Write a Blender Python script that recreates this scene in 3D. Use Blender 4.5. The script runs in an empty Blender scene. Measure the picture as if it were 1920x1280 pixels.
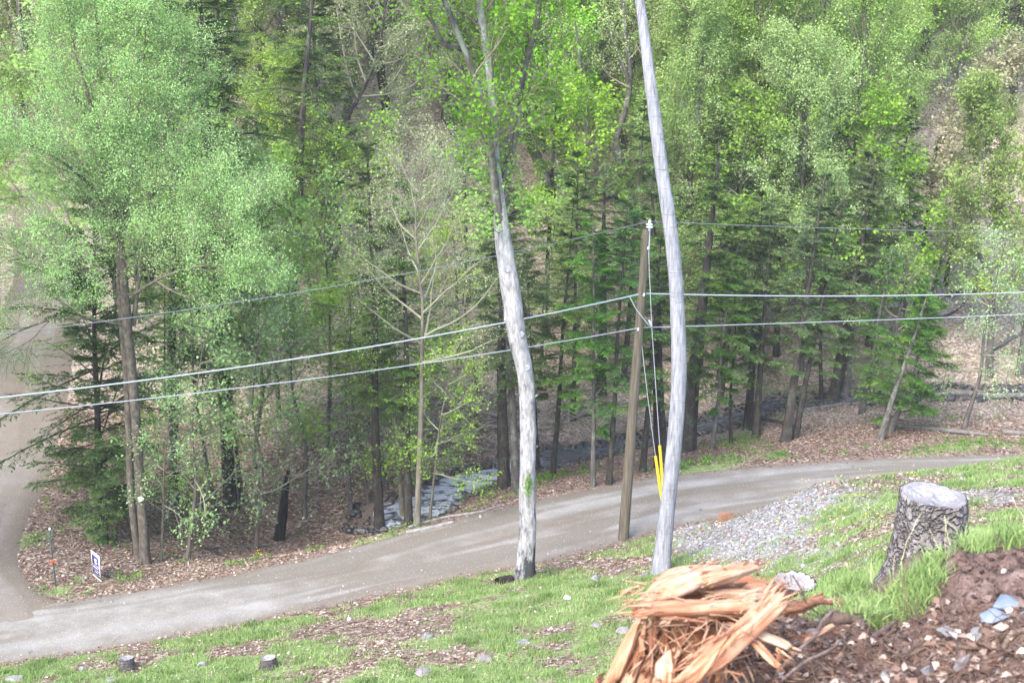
import bpy, bmesh, math, random
import numpy as np
from mathutils import Vector, Matrix, Quaternion

# ------------------------------------------------------------------ camera, world, sun, exposure
SC = bpy.context.scene
COL = SC.collection
CAM = np.array([0.0, 0.0, 17.5])
PITCH = math.radians(16.0)
FPX = 2600.0
cd = bpy.data.cameras.new('camera')
cd.sensor_width = 36.0
cd.lens = FPX / 1920 * 36.0
cd.clip_start = 0.2
cd.clip_end = 800
cd.dof.use_dof = True
cd.dof.focus_distance = 40.0
cd.dof.aperture_fstop = 6.3
cam = bpy.data.objects.new('camera', cd)
cam.location = CAM
cam.rotation_euler = (math.pi / 2 - PITCH, 0, 0)
COL.objects.link(cam)
SC.camera = cam

W = bpy.data.worlds.new('World')
SC.world = W
W.use_nodes = True
wn = W.node_tree
sky = wn.nodes.new('ShaderNodeTexSky')
sky.sky_type = 'NISHITA'
sky.sun_disc = False
SUN_EL, SUN_AZ = math.radians(44), math.radians(212)   # azimuth: clockwise from +Y; high, behind the camera to the left
sky.sun_elevation = SUN_EL
sky.sun_rotation = SUN_AZ
sky.air_density = 1.0
sky.dust_density = 2.0
bg = wn.nodes['Background']
bg.inputs[1].default_value = 0.15
hs = wn.nodes.new('ShaderNodeHueSaturation')      # thin white overcast: paler than a clear sky
hs.inputs['Saturation'].default_value = 1.0
wn.links.new(sky.outputs[0], hs.inputs['Color'])
wn.links.new(hs.outputs[0], bg.inputs[0])
sl = bpy.data.lights.new('sun', 'SUN')
sl.energy = 1.5
sl.angle = math.radians(32)
sl.color = (1.0, 0.975, 0.95)
so = bpy.data.objects.new('sun', sl)
sd = Vector((math.sin(SUN_AZ) * math.cos(SUN_EL), math.cos(SUN_AZ) * math.cos(SUN_EL), math.sin(SUN_EL)))
so.rotation_euler = sd.to_track_quat('Z', 'Y').to_euler()
so.location = (-10, -10, 60)
COL.objects.link(so)
SC.view_settings.view_transform = 'Standard'
SC.view_settings.look = 'None'
SC.view_settings.exposure = 2.3
SC.view_settings.gamma = 1.0
SC.view_settings.use_curve_mapping = False
SC.render.engine = 'CYCLES'
SC.cycles.max_bounces = 6
SC.cycles.diffuse_bounces = 3
SC.cycles.transmission_bounces = 3
SC.cycles.glossy_bounces = 2
SC.cycles.use_denoising = True
SC.cycles.denoiser = 'OPENIMAGEDENOISE'
SC.cycles.denoising_input_passes = 'RGB_ALBEDO_NORMAL'
SC.cycles.denoising_prefilter = 'NONE'

# ------------------------------------------------------------------ numeric helpers
RNG = np.random.default_rng(7)
random.seed(7)
sP, cP = math.sin(PITCH), math.cos(PITCH)


def ray(u, v):
    a = (np.asarray(u, float) - 960) / FPX
    b = (640 - np.asarray(v, float)) / FPX
    return np.stack([a + 0 * b, b * sP + cP + 0 * a, b * cP - sP + 0 * a], -1)


def at(u, v, y):
    """the point of the sight line through photo pixel (u, v) that stands y metres ahead"""
    d = ray(u, v)
    return CAM + d * (y / d[..., 1])[..., None] if d.ndim > 1 else CAM + d * (y / d[1])


def project(P):
    Q = np.asarray(P) - CAM
    f = Q[..., 1] * cP - Q[..., 2] * sP
    up = Q[..., 1] * sP + Q[..., 2] * cP
    return 960 + FPX * Q[..., 0] / f, 640 - FPX * up / f


def sstep(a, b, x):
    t = np.clip((x - a) / (b - a), 0, 1)
    return t * t * (3 - 2 * t)


def _hash(ix, iy, iz, seed):
    n = (ix * 374761393 + iy * 668265263 + iz * 1274126177 + seed * 1013904223) & 0xFFFFFFFF
    n = ((n ^ (n >> 13)) * 1274126177) & 0xFFFFFFFF
    n = (n ^ (n >> 16)) & 0xFFFFFFFF
    return n / 4294967295.0


def noise3(x, y, z, seed=0):
    x, y, z = np.broadcast_arrays(np.asarray(x, float), np.asarray(y, float), np.asarray(z, float))
    xi, yi, zi = np.floor(x).astype(np.int64), np.floor(y).astype(np.int64), np.floor(z).astype(np.int64)
    fx, fy, fz = x - xi, y - yi, z - zi
    fx, fy, fz = fx * fx * (3 - 2 * fx), fy * fy * (3 - 2 * fy), fz * fz * (3 - 2 * fz)
    r = 0
    for dx in (0, 1):
        for dy in (0, 1):
            for dz in (0, 1):
                w = (fx if dx else 1 - fx) * (fy if dy else 1 - fy) * (fz if dz else 1 - fz)
                r = r + w * _hash(xi + dx, yi + dy, zi + dz, seed)
    return r * 2 - 1


def noise2(x, y, seed=0):
    x, y = np.broadcast_arrays(np.asarray(x, float), np.asarray(y, float))
    xi, yi = np.floor(x).astype(np.int64), np.floor(y).astype(np.int64)
    fx, fy = x - xi, y - yi
    fx, fy = fx * fx * (3 - 2 * fx), fy * fy * (3 - 2 * fy)
    r = 0
    for dx in (0, 1):
        for dy in (0, 1):
            w = (fx if dx else 1 - fx) * (fy if dy else 1 - fy)
            r = r + w * _hash(xi + dx, yi + dy, xi * 0, seed)
    return r * 2 - 1


def fbm2(x, y, seed=0, o=4):
    r, a, s = 0, 1, 0
    for k in range(o):
        r = r + a * noise2(x * 2 ** k, y * 2 ** k, seed + k)
        s += a
        a *= .5
    return r / s


def nrm(v):
    return v / np.maximum(np.linalg.norm(v, axis=-1, keepdims=True), 1e-9)


# ------------------------------------------------------------------ mesh helpers
def make_mesh(name, V, F, mat=None, attr=None, smooth=False, cattr=None):
    """F: (n,3)/(n,4) array or a list of such arrays"""
    if isinstance(F, np.ndarray):
        F = [F]
    F = [f for f in F if len(f)]
    me = bpy.data.meshes.new(name)
    V = np.asarray(V, dtype=np.float32)
    nl = sum(f.size for f in F)
    npoly = sum(len(f) for f in F)
    me.vertices.add(len(V))
    me.vertices.foreach_set('co', V.ravel())
    me.loops.add(nl)
    me.loops.foreach_set('vertex_index', np.concatenate([f.ravel() for f in F]).astype(np.int32))
    me.polygons.add(npoly)
    tot = np.concatenate([np.full(len(f), f.shape[1]) for f in F])
    st = np.concatenate([[0], np.cumsum(tot)[:-1]]).astype(np.int32)
    me.polygons.foreach_set('loop_start', st)
    if smooth:
        me.polygons.foreach_set('use_smooth', np.ones(npoly, dtype=bool))
    me.update(calc_edges=True)
    if attr is not None:
        a = me.attributes.new('v', 'FLOAT', 'FACE')
        a.data.foreach_set('value', np.asarray(attr, dtype=np.float32))
    if cattr is not None:
        a = me.attributes.new('mask', 'FLOAT_COLOR', 'POINT')
        c = np.ones((len(V), 4), dtype=np.float32)
        c[:, :3] = cattr
        a.data.foreach_set('color', c.ravel())
    if mat:
        me.materials.append(mat)
    return me


def link(name, me, parent=None):
    o = bpy.data.objects.new(name, me)
    COL.objects.link(o)
    if parent is not None:
        o.parent = parent
    return o


def thing(name, label, cat, loc=(0, 0, 0), group=None, me=None):
    o = bpy.data.objects.new(name, me)
    COL.objects.link(o)
    o.location = tuple(float(c) for c in loc)
    o['label'] = label
    o['category'] = cat
    if group:
        o['group'] = group
    return o


def struct(name, me):
    o = link(name, me)
    o['kind'] = 'structure'
    return o


def stuff(name, me, label, cat):
    o = link(name, me)
    o['kind'] = 'stuff'
    o['label'] = label
    o['category'] = cat
    return o


def tubes(P, R, sides=5, cap=True):
    """P (B,n,3), R (B,n) -> verts, quads (+ tri caps)"""
    B, n, _ = P.shape
    T = np.empty_like(P)
    T[:, 1:-1] = P[:, 2:] - P[:, :-2]
    T[:, 0] = P[:, 1] - P[:, 0]
    T[:, -1] = P[:, -1] - P[:, -2]
    T = nrm(T)
    ref = np.where(np.abs(T[:, :1, 2:3]) > .8, np.array([1., 0, 0]), np.array([0, 0, 1.]))
    ref = np.broadcast_to(ref, T.shape)
    A = nrm(np.cross(T, ref))
    Bv = np.cross(T, A)
    ang = np.arange(sides) * 2 * math.pi / sides
    V = P[:, :, None, :] + R[:, :, None, None] * (np.cos(ang)[None, None, :, None] * A[:, :, None, :] + np.sin(ang)[None, None, :, None] * Bv[:, :, None, :])
    V = V.reshape(-1, 3)
    b, i, s = np.meshgrid(np.arange(B), np.arange(n - 1), np.arange(sides), indexing='ij')
    base = (b * n + i) * sides
    s2 = (s + 1) % sides
    Q = np.stack([base + s, base + s2, base + sides + s2, base + sides + s], -1).reshape(-1, 4)
    Fs = [Q[:, ::-1].copy()]
    if cap:
        C = P[:, -1]
        ci = len(V) + np.arange(B)
        V = np.concatenate([V, C + T[:, -1] * R[:, -1:] * .5])
        bb, ss = np.meshgrid(np.arange(B), np.arange(sides), indexing='ij')
        top = (bb * n + n - 1) * sides
        Tt = np.stack([top + ss, top + (ss + 1) % sides, ci[bb]], -1).reshape(-1, 3)
        Fs.append(Tt[:, ::-1].copy())
    return V, Fs


def merge(parts):
    """parts: list of (V, [F..]) -> V, [F4, F3]"""
    Vs, q, t, off = [], [], [], 0
    for V, Fs in parts:
        if isinstance(Fs, np.ndarray):
            Fs = [Fs]
        for f in Fs:
            (q if f.shape[1] == 4 else t).append(f + off)
        Vs.append(V)
        off += len(V)
    out = []
    if q: out.append(np.concatenate(q))
    if t: out.append(np.concatenate(t))
    return np.concatenate(Vs), out


def quads(C, D, N, L, Wd, curl=0.0):
    """diamond leaves: base C, direction D, normal N, length L, half width Wd"""
    S = nrm(np.cross(N, D))
    L = np.asarray(L)[:, None]
    Wd = np.asarray(Wd)[:, None]
    mid = C + D * L * .45
    V = np.stack([C, mid + S * Wd + N * curl * L, C + D * L - N * curl * L, mid - S * Wd + N * curl * L], 1).reshape(-1, 3)
    F = np.arange(len(V)).reshape(-1, 4)
    return V, F


def rand_unit(n, rng):
    return nrm(rng.normal(size=(n, 3)))


def resample(P, n):
    P = np.asarray(P, float)
    d = np.concatenate([[0], np.cumsum(np.linalg.norm(np.diff(P, axis=0), axis=1))])
    # smooth (Catmull-Rom like) by interpolating with cubic on chord length
    t = np.linspace(0, d[-1], n)
    m = np.gradient(P, d, axis=0) if len(P) > 2 else np.repeat([(P[-1] - P[0]) / d[-1]], len(P), 0)
    k = np.clip(np.searchsorted(d, t, side='right') - 1, 0, len(P) - 2)
    h = (d[k + 1] - d[k])
    s = ((t - d[k]) / h)
    s2, s3 = s * s, s ** 3
    return ((2 * s3 - 3 * s2 + 1)[:, None] * P[k] + (s3 - 2 * s2 + s)[:, None] * h[:, None] * m[k]
            + (-2 * s3 + 3 * s2)[:, None] * P[k + 1] + (s3 - s2)[:, None] * h[:, None] * m[k + 1])


# ------------------------------------------------------------------ materials
def new_mat(name):
    m = bpy.data.materials.new(name)
    m.use_nodes = True
    m.node_tree.nodes.clear()
    return m, NT(m.node_tree)


class NT:
    def __init__(s, t):
        s.t = t

    def n(s, typ, ins=None, **kw):
        nd = s.t.nodes.new('ShaderNode' + typ)
        for k, v in kw.items():
            setattr(nd, k, v)
        for k, v in (ins or {}).items():
            if isinstance(v, bpy.types.NodeSocket):
                s.t.links.new(v, nd.inputs[k])
            else:
                nd.inputs[k].default_value = v
        return nd

    def ramp(s, fac, stops, interp='LINEAR'):
        nd = s.t.nodes.new('ShaderNodeValToRGB')
        cr = nd.color_ramp
        cr.interpolation = interp
        while len(cr.elements) < len(stops):
            cr.elements.new(0.5)
        for e, (p, c) in zip(cr.elements, stops):
            e.position = p
            e.color = tuple(c) + (1,) if len(c) == 3 else c
        s.t.links.new(fac, nd.inputs[0])
        return nd.outputs[0]

    def mix(s, fac, a, b, mode='MIX'):
        nd = s.t.nodes.new('ShaderNodeMix')
        nd.data_type = 'RGBA'
        nd.blend_type = mode
        for sock, v in ((nd.inputs[0], fac), (nd.inputs[6], a), (nd.inputs[7], b)):
            if isinstance(v, bpy.types.NodeSocket):
                s.t.links.new(v, sock)
            elif isinstance(v, (int, float)):
                sock.default_value = v
            else:
                sock.default_value = tuple(v) + (1,)
        return nd.outputs[2]

    def math(s, op, a, b=0.0, clamp=False):
        nd = s.t.nodes.new('ShaderNodeMath')
        nd.operation = op
        nd.use_clamp = clamp
        for k, v in ((0, a), (1, b)):
            if isinstance(v, bpy.types.NodeSocket):
                s.t.links.new(v, nd.inputs[k])
            else:
                nd.inputs[k].default_value = v
        return nd.outputs[0]

    def out(s, sh):
        o = s.t.nodes.new('ShaderNodeOutputMaterial')
        s.t.links.new(sh, o.inputs[0])

    def coords(s, which='Object', scale=None):
        tc = s.t.nodes.new('ShaderNodeTexCoord').outputs[which]
        if scale:
            mp = s.n('Mapping', {0: tc})
            mp.inputs['Scale'].default_value = scale
            return mp.outputs[0]
        return tc

    def noise(s, vec, scale, detail=4, rough=.6, dist=0.0):
        nd = s.n('TexNoise', {'Scale': scale, 'Detail': detail, 'Roughness': rough, 'Distortion': dist})
        s.t.links.new(vec, nd.inputs['Vector'])
        return nd.outputs[0]

    def voro(s, vec, scale, feature='F1', out=0):
        nd = s.n('TexVoronoi', {'Scale': scale}, feature=feature)
        s.t.links.new(vec, nd.inputs['Vector'])
        return nd.outputs[out]

    def attr(s, name='v', out='Fac'):
        nd = s.n('Attribute', attribute_name=name)
        return nd.outputs[out]

    def objrand(s):
        return s.t.nodes.new('ShaderNodeObjectInfo').outputs['Random']

    def bsdf(s, col, rough=.8, spec=.3, bump=None, bstr=.5, bdist=.02, metallic=0.0):
        p = s.t.nodes.new('ShaderNodeBsdfPrincipled')
        for k, v in (('Base Color', col), ('Roughness', rough), ('Specular IOR Level', spec), ('Metallic', metallic)):
            if isinstance(v, bpy.types.NodeSocket):
                s.t.links.new(v, p.inputs[k])
            elif isinstance(v, (int, float)):
                p.inputs[k].default_value = v
            else:
                p.inputs[k].default_value = tuple(v) + (1,)
        if bump is not None:
            b = s.n('Bump', {'Strength': bstr, 'Distance': bdist, 'Height': bump})
            s.t.links.new(b.outputs[0], p.inputs['Normal'])
        return p.outputs[0]


def leaf_mat(name, stops, trans=.4, tcol=(1.15, 1.15, .75), hue=.15):
    m, t = new_mat(name)
    v = t.attr()
    c = t.ramp(v, stops)
    r = t.objrand()
    hs = t.n('HueSaturation', {'Hue': t.math('ADD', t.math('MULTIPLY', r, hue * .2), .5 - hue * .1),
                               'Saturation': t.math('ADD', t.math('MULTIPLY', t.math('FRACT', t.math('MULTIPLY', r, 7.3)), .3), .85),
                               'Value': t.math('ADD', t.math('MULTIPLY', t.math('FRACT', t.math('MULTIPLY', r, 13.7)), .4), .8), 'Color': c})
    col = hs.outputs[0]
    d = t.n('BsdfDiffuse', {'Color': col})
    tr = t.n('BsdfTranslucent', {'Color': t.mix(1.0, col, tcol, 'MULTIPLY')})
    mx = t.n('MixShader', {0: trans})
    t.t.links.new(d.outputs[0], mx.inputs[1])
    t.t.links.new(tr.outputs[0], mx.inputs[2])
    t.out(mx.outputs[0])
    return m


def bark_mat(name, c1, c2, c3, zs=.25, scale=9, lichen=None, bstr=.6, rnd=.3, cracks=None, stain=False):
    m, t = new_mat(name)
    co = t.coords('Object', (1, 1, zs))
    n1 = t.noise(co, scale, 6, .7)
    n2 = t.noise(co, scale * 4, 4, .7)
    col = t.ramp(n1, [(.3, c1), (.5, c2), (.72, c3)])
    col = t.mix(t.ramp(n2, [(.35, (0, 0, 0)), (.65, (1, 1, 1))]), col, t.mix(1.0, col, (.55, .55, .55), 'MULTIPLY'))
    if lichen:
        n3 = t.noise(t.coords('Object'), 1.6, 5, .7)
        col = t.mix(t.ramp(n3, [(.52, (0, 0, 0)), (.62, (1, 1, 1))]), col, lichen)
    if cracks:
        cz = t.noise(t.coords('Object', (.6, .6, 14)), 2.2, 3, .6)
        col = t.mix(t.ramp(cz, [(.30, (1, 1, 1)), (.40, (0, 0, 0))]), col, cracks)
    if stain:   # dark wet streaks near the foot
        sz = t.n('SeparateXYZ', {0: t.coords('Object')})
        low = t.math('MULTIPLY', t.math('SUBTRACT', 3.4, sz.outputs[2]), .28, True)
        st = t.noise(t.coords('Object', (1, 1, .35)), 3.2, 5, .7)
        sm = t.math('MULTIPLY', t.math('SUBTRACT', t.math('ADD', st, t.math('MULTIPLY', low, .22)), .60), 9.0, True)
        col = t.mix(sm, col, (.045, .045, .05))
    if rnd:
        r = t.objrand()
        col = t.mix(1.0, col, t.n('CombineColor', {0: t.math('ADD', t.math('MULTIPLY', r, rnd), 1 - rnd / 2), 1: t.math('ADD', t.math('MULTIPLY', r, rnd), 1 - rnd / 2), 2: t.math('ADD', t.math('MULTIPLY', r, rnd), 1 - rnd / 2)}).outputs[0], 'MULTIPLY')
    t.out(t.bsdf(col, .9, .15, t.math('ADD', n1, t.math('MULTIPLY', n2, .5)), bstr, .03))
    return m


def plain_mat(name, col, rough=.7, spec=.3, var=.25, scale=8, metallic=0.0, bstr=.3):
    m, t = new_mat(name)
    n = t.noise(t.coords('Object'), scale, 5, .65)
    lo = tuple(c * (1 - var) for c in col)
    hi = tuple(min(c * (1 + var), 1) for c in col)
    t.out(t.bsdf(t.ramp(n, [(.3, lo), (.7, hi)]), rough, spec, n, bstr, .01, metallic))
    return m


M = {}
M['leaf_birch'] = leaf_mat('leaf_birch', [(0, (.17, .29, .10)), (.5, (.27, .45, .17)), (1, (.38, .56, .25))], .45, hue=0)
M['leaf_pale'] = leaf_mat('leaf_pale', [(0, (.17, .26, .065)), (.5, (.33, .46, .14)), (1, (.48, .60, .26))], .45)
M['leaf_bright'] = leaf_mat('leaf_bright', [(0, (.13, .23, .04)), (.5, (.26, .43, .08)), (1, (.40, .57, .16))], .45)
M['leaf_maple'] = leaf_mat('leaf_maple', [(0, (.10, .19, .04)), (.5, (.19, .36, .07)), (1, (.32, .50, .14))], .5, hue=0)
M['leaf_olive'] = leaf_mat('leaf_olive', [(0, (.14, .17, .07)), (.5, (.28, .34, .15)), (1, (.43, .48, .25))], .4)
M['leaf_cherry'] = leaf_mat('leaf_cherry', [(0, (.16, .18, .08)), (.5, (.36, .34, .20)), (1, (.62, .55, .42))], .4, (1.1, 1.05, .8), 0)
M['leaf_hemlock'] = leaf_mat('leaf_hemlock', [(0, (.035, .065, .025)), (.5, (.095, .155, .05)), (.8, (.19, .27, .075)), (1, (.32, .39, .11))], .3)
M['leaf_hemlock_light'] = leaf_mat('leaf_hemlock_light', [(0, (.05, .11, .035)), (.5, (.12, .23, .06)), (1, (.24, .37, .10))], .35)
M['leaf_weed'] = leaf_mat('leaf_weed', [(0, (.06, .15, .03)), (.5, (.12, .27, .05)), (1, (.24, .42, .10))], .4)
M['bark_dark'] = bark_mat('bark_dark', (.022, .018, .016), (.058, .049, .043), (.12, .105, .092), lichen=(.07, .09, .065))
M['bark_grey'] = bark_mat('bark_grey', (.05, .045, .04), (.12, .11, .10), (.21, .195, .175), lichen=(.17, .19, .155))
M['bark_tan'] = bark_mat('bark_tan', (.08, .07, .052), (.165, .145, .115), (.27, .245, .20))
M['bark_birch'] = bark_mat('bark_birch', (.055, .045, .036), (.135, .115, .095), (.29, .265, .225), zs=.5, scale=10)
M['bark_white'] = bark_mat('bark_white', (.13, .125, .125), (.36, .355, .365), (.56, .555, .58), zs=.3, scale=11, rnd=0, cracks=None, bstr=1.0, stain=True)
M['bark_silver'] = bark_mat('bark_silver', (.13, .13, .15), (.31, .315, .35), (.46, .47, .52), zs=.12, scale=16, rnd=0, cracks=(.13, .12, .13), bstr=.9)
M['twig'] = plain_mat('twig', (.17, .15, .12), .9, .1)
M['twig_pale'] = plain_mat('twig_pale', (.21, .21, .15), .9, .1)
M['charred'] = bark_mat('charred', (.006, .006, .006), (.018, .016, .015), (.05, .045, .04), rnd=0)


def ground_material():
    m, t = new_mat('ground')
    co = t.coords('Object')
    mk = t.n('Attribute', attribute_name='mask').outputs['Color']
    sp = t.n('SeparateColor', {0: mk})
    vor = t.voro(co, 11, out=1)
    vsep = t.n('SeparateColor', {0: vor}).outputs[0]
    litter = t.ramp(vsep, [(0, (.055, .033, .024)), (.3, (.12, .075, .055)), (.6, (.20, .14, .105)), (.85, (.32, .24, .19)), (1, (.50, .42, .36))])
    big = t.noise(co, .7, 4, .6)
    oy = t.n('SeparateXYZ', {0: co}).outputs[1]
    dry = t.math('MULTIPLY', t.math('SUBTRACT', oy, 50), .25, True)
    litter = t.mix(t.math('MULTIPLY', dry, .85), litter, t.ramp(vsep, [(0, (.18, .135, .10)), (.5, (.38, .31, .24)), (1, (.60, .53, .46))]))   # drier leaves up the far slope, paled further in place of light the trees block
    litter = t.mix(t.ramp(big, [(.35, (0, 0, 0)), (.7, (.6, .6, .6))]), litter, (.13, .10, .075))
    fine = t.noise(co, 18, 4, .7)
    grass = t.ramp(fine, [(.3, (.10, .15, .05)), (.55, (.19, .25, .09)), (.8, (.30, .31, .15))])
    gv = t.n('SeparateColor', {0: t.voro(co, 16, out=1)}).outputs[1]
    gravel = t.ramp(gv, [(0, (.13, .12, .11)), (.5, (.24, .235, .235)), (1, (.38, .375, .38))])
    dirt = t.ramp(fine, [(.3, (.13, .095, .075)), (.7, (.25, .20, .165))])
    brk = t.math('MULTIPLY', t.math('SUBTRACT', t.noise(co, 3.0, 6, .75), .5), 1.3)

    def msk(ch):
        return t.math('MULTIPLY', t.math('SUBTRACT', t.math('ADD', sp.outputs[ch], brk), .35), 3.3, True)
    col = t.mix(msk(2), litter, dirt)
    col = t.mix(msk(0), col, grass)
    col = t.mix(msk(1), col, gravel)
    t.out(t.bsdf(col, .95, .1, t.math('ADD', t.voro(co, 11), t.math('MULTIPLY', fine, .6)), .6, .05))
    return m


def road_material():
    m, t = new_mat('road')
    co = t.coords('Object')
    mk = t.n('Attribute', attribute_name='mask').outputs['Color']
    sp = t.n('SeparateColor', {0: mk})
    n1 = t.noise(co, 1.2, 6, .65)
    n2 = t.noise(co, 30, 4, .8)
    col = t.ramp(n1, [(.3, (.16, .145, .125)), (.5, (.225, .21, .19)), (.7, (.30, .285, .27))])
    col = t.mix(sp.outputs[0], col, (.33, .325, .32))            # packed wheel tracks
    col = t.mix(t.ramp(sp.outputs[2], [(.38, (0, 0, 0)), (.62, (.9, .9, .9))]), col, (.15, .13, .105))   # damp streaks along the ruts
    col = t.mix(sp.outputs[1], col, (.15, .115, .085))           # loose damp earth along the edges
    col = t.mix(t.ramp(n2, [(.42, (.45, .45, .45)), (.6, (0, 0, 0))]), col, (.14, .125, .11))
    st = t.voro(co, 14)
    col = t.mix(t.ramp(st, [(.10, (.8, .8, .8)), (.17, (0, 0, 0))]), col, (.50, .49, .48))
    t.out(t.bsdf(col, .95, .12, n2, .4, .02))
    return m


M['ground'] = ground_material()
M['road'] = road_material()

# ------------------------------------------------------------------ terrain
def plane0(pts, z=0.0):
    a = np.array(pts, float)
    d = ray(a[:, 0], a[:, 1])
    return CAM + d * ((z - CAM[2]) / d[:, 2])[:, None]


_n = plane0([(0, 1245), (200, 1215), (400, 1180), (640, 1130), (800, 1095), (940, 1070), (1100, 1035), (1170, 1018), (1240, 990)])
_f = plane0([(0, 1140), (200, 1122), (400, 1085), (600, 1045), (760, 1000), (900, 962), (1000, 937), (1150, 907), (1250, 893), (1400, 878), (1560, 865), (1700, 858), (1920, 853)])
NX = np.concatenate([[-60, -30], _n[:, 0], [8, 12, 16, 22, 40, 90]])
NY = np.concatenate([[16, 26], _n[:, 1], [41.2, 42.6, 43.4, 44.2, 45, 46]])
FX = np.concatenate([[-60, -30], _f[:, 0], [26, 40, 90]])
FY = np.concatenate([[20, 29.5], _f[:, 1], [47.4, 48.2, 49]])


def smooth_table(xs, ys, lo, hi, step=.25, w=2.0):
    g = np.arange(lo, hi, step)
    v = np.interp(g, xs, ys)
    k = int(w / step)
    pad = np.concatenate([np.full(k, v[0]), v, np.full(k, v[-1])])
    ker = np.hanning(2 * k + 1)
    ker /= ker.sum()
    return g, np.convolve(pad, ker, 'same')[k:-k]


GN = smooth_table(NX, NY, -60, 90)
GF = smooth_table(FX, FY, -60, 90)
yN = lambda x: np.interp(x, *GN)
yF = lambda x: np.interp(x, *GF)
PL = smooth_table([-5, 0, 1, 13.5, 28, 33, 38, 60], [0, 0, .25, 3.7, 11.1, 13.9, 15.4, 16], -5, 60, .1, .8)
PM = smooth_table([-5, 0, 1, 14, 28, 33, 38, 60], [0, 0, .25, 4.2, 12.3, 14.4, 15.6, 16], -5, 60, .1, .8)
PR = smooth_table([-5, 0, .6, 5, 17, 32, 37, 42, 60], [0, 0, .2, 2.9, 6.5, 12.6, 14.4, 15.6, 16], -5, 60, .1, .8)
_s = np.array([(-30, 45, -2.2), (-14, 45.5, -2.3), (-9, 45.4, -2.4), (-5.6, 45.2, -2.0), (-4.2, 45.3, -1.85), (-2.6, 46.7, -1.8), (-.6, 49.0, -1.8), (1.1, 50.8, -1.8), (3, 51.3, -1.75), (8, 54, -1.6), (11.8, 56, -1.2), (16.6, 55.4, -.8), (22, 55.2, -.6), (40, 56, 0), (90, 58, 2)])
GS = smooth_table(_s[:, 0], _s[:, 1], -60, 90, .25, 1.2)
GSZ = smooth_table(_s[:, 0], _s[:, 2], -60, 90, .25, 2)
HG = smooth_table([-5, 0, 1.2, 3.5, 8, 20, 60, 130], [0, 0, .10, .8, 2.3, 8.6, 31, 64], -5, 130, .25, 1.5)
# lane that climbs away on the left: centre line
_l = np.array([(34, -15.5), (37, -16.6), (40, -17.2), (44, -17.7), (49, -18.8), (56, -20.6), (64, -22.6), (71, -24.2), (78, -26.5), (86, -31), (95, -38)])
GLANE = smooth_table(_l[:, 0], _l[:, 1], 20, 110, .25, 3)
LANE_W = 2.1
xLane = lambda y: np.interp(y, *GLANE)


def stream_w(x):
    pool = np.exp(-((x + 2.7) / 1.5) ** 2)
    return (.42 * sstep(3, .5, x) + .20 + .14 * noise2(x * .8, 0 * x, 4) + .85 * pool) * sstep(-6.5, -4.6, x) + .12


def H(x, y, detail=True):
    x = np.asarray(x, float)
    y = np.asarray(y, float)
    d = yN(x) - y
    wa = sstep(.06, .16, x / np.maximum(y, 2))
    wx = sstep(4, 9, x)
    bank = np.interp(d, *PL) * (1 - wa) + np.interp(d, *PM) * wa
    bank = bank * (1 - wx) + np.interp(d, *PR) * wx
    # far side
    q = y - yF(x)
    ys, zs = np.interp(x, *GS), np.interp(x, *GSZ)
    sw = stream_w(x)
    t = y - ys - sw
    span = np.maximum(ys - sw - yF(x) - .5, 1.0)
    qq = np.clip((q - .5) / span, 0, 1)
    down = zs * (.45 * sstep(0, 1, qq) + .55 * (1 - (1 - qq) ** 2))
    up = zs + np.interp(t, *HG)
    far = np.where(t < 0, down, up)
    # lane on the left
    xl = xLane(y)
    lane0 = .015 * np.maximum(y - 40, 0) + np.interp(y - 82, *HG)
    left = lane0 + .28 * np.maximum(xl - LANE_W - 1 - x, 0) * sstep(38, 48, y)
    c = sstep(LANE_W + .6, LANE_W + 7.5, x - xl)
    far = left * (1 - c) + far * c
    z = np.where(d > 0, bank, np.where(q > 0, far, 0))
    if detail:
        lane_m = sstep(LANE_W - .2, LANE_W + .8, np.abs(x - xl)) + sstep(36, 33, y)
        off = np.clip(sstep(0, 1.2, d) + sstep(0, 1.2, q) * np.clip(lane_m, 0, 1), 0, 1)
        z = z + off * (.16 * fbm2(x / 3.1, y / 3.1, 3, 3) + .05 * fbm2(x / .7, y / .7, 9, 3))
        # stream bed stays low
        z = z - .16 * sstep(sw + .25, sw - .25, np.abs(y - ys)) * (x > -5.6) * (q > 0)
    return z


_RT = np.arange(3, 150, .06)


def ground_at(u, v):
    d = ray(u, v)
    d = d / np.linalg.norm(d)
    P = CAM + _RT[:, None] * d
    below = P[:, 2] < H(P[:, 0], P[:, 1])
    k = int(np.argmax(below)) if below.any() else len(_RT) - 1
    p = P[k].copy()
    p[2] = float(H(p[0], p[1]))
    return p


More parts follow.
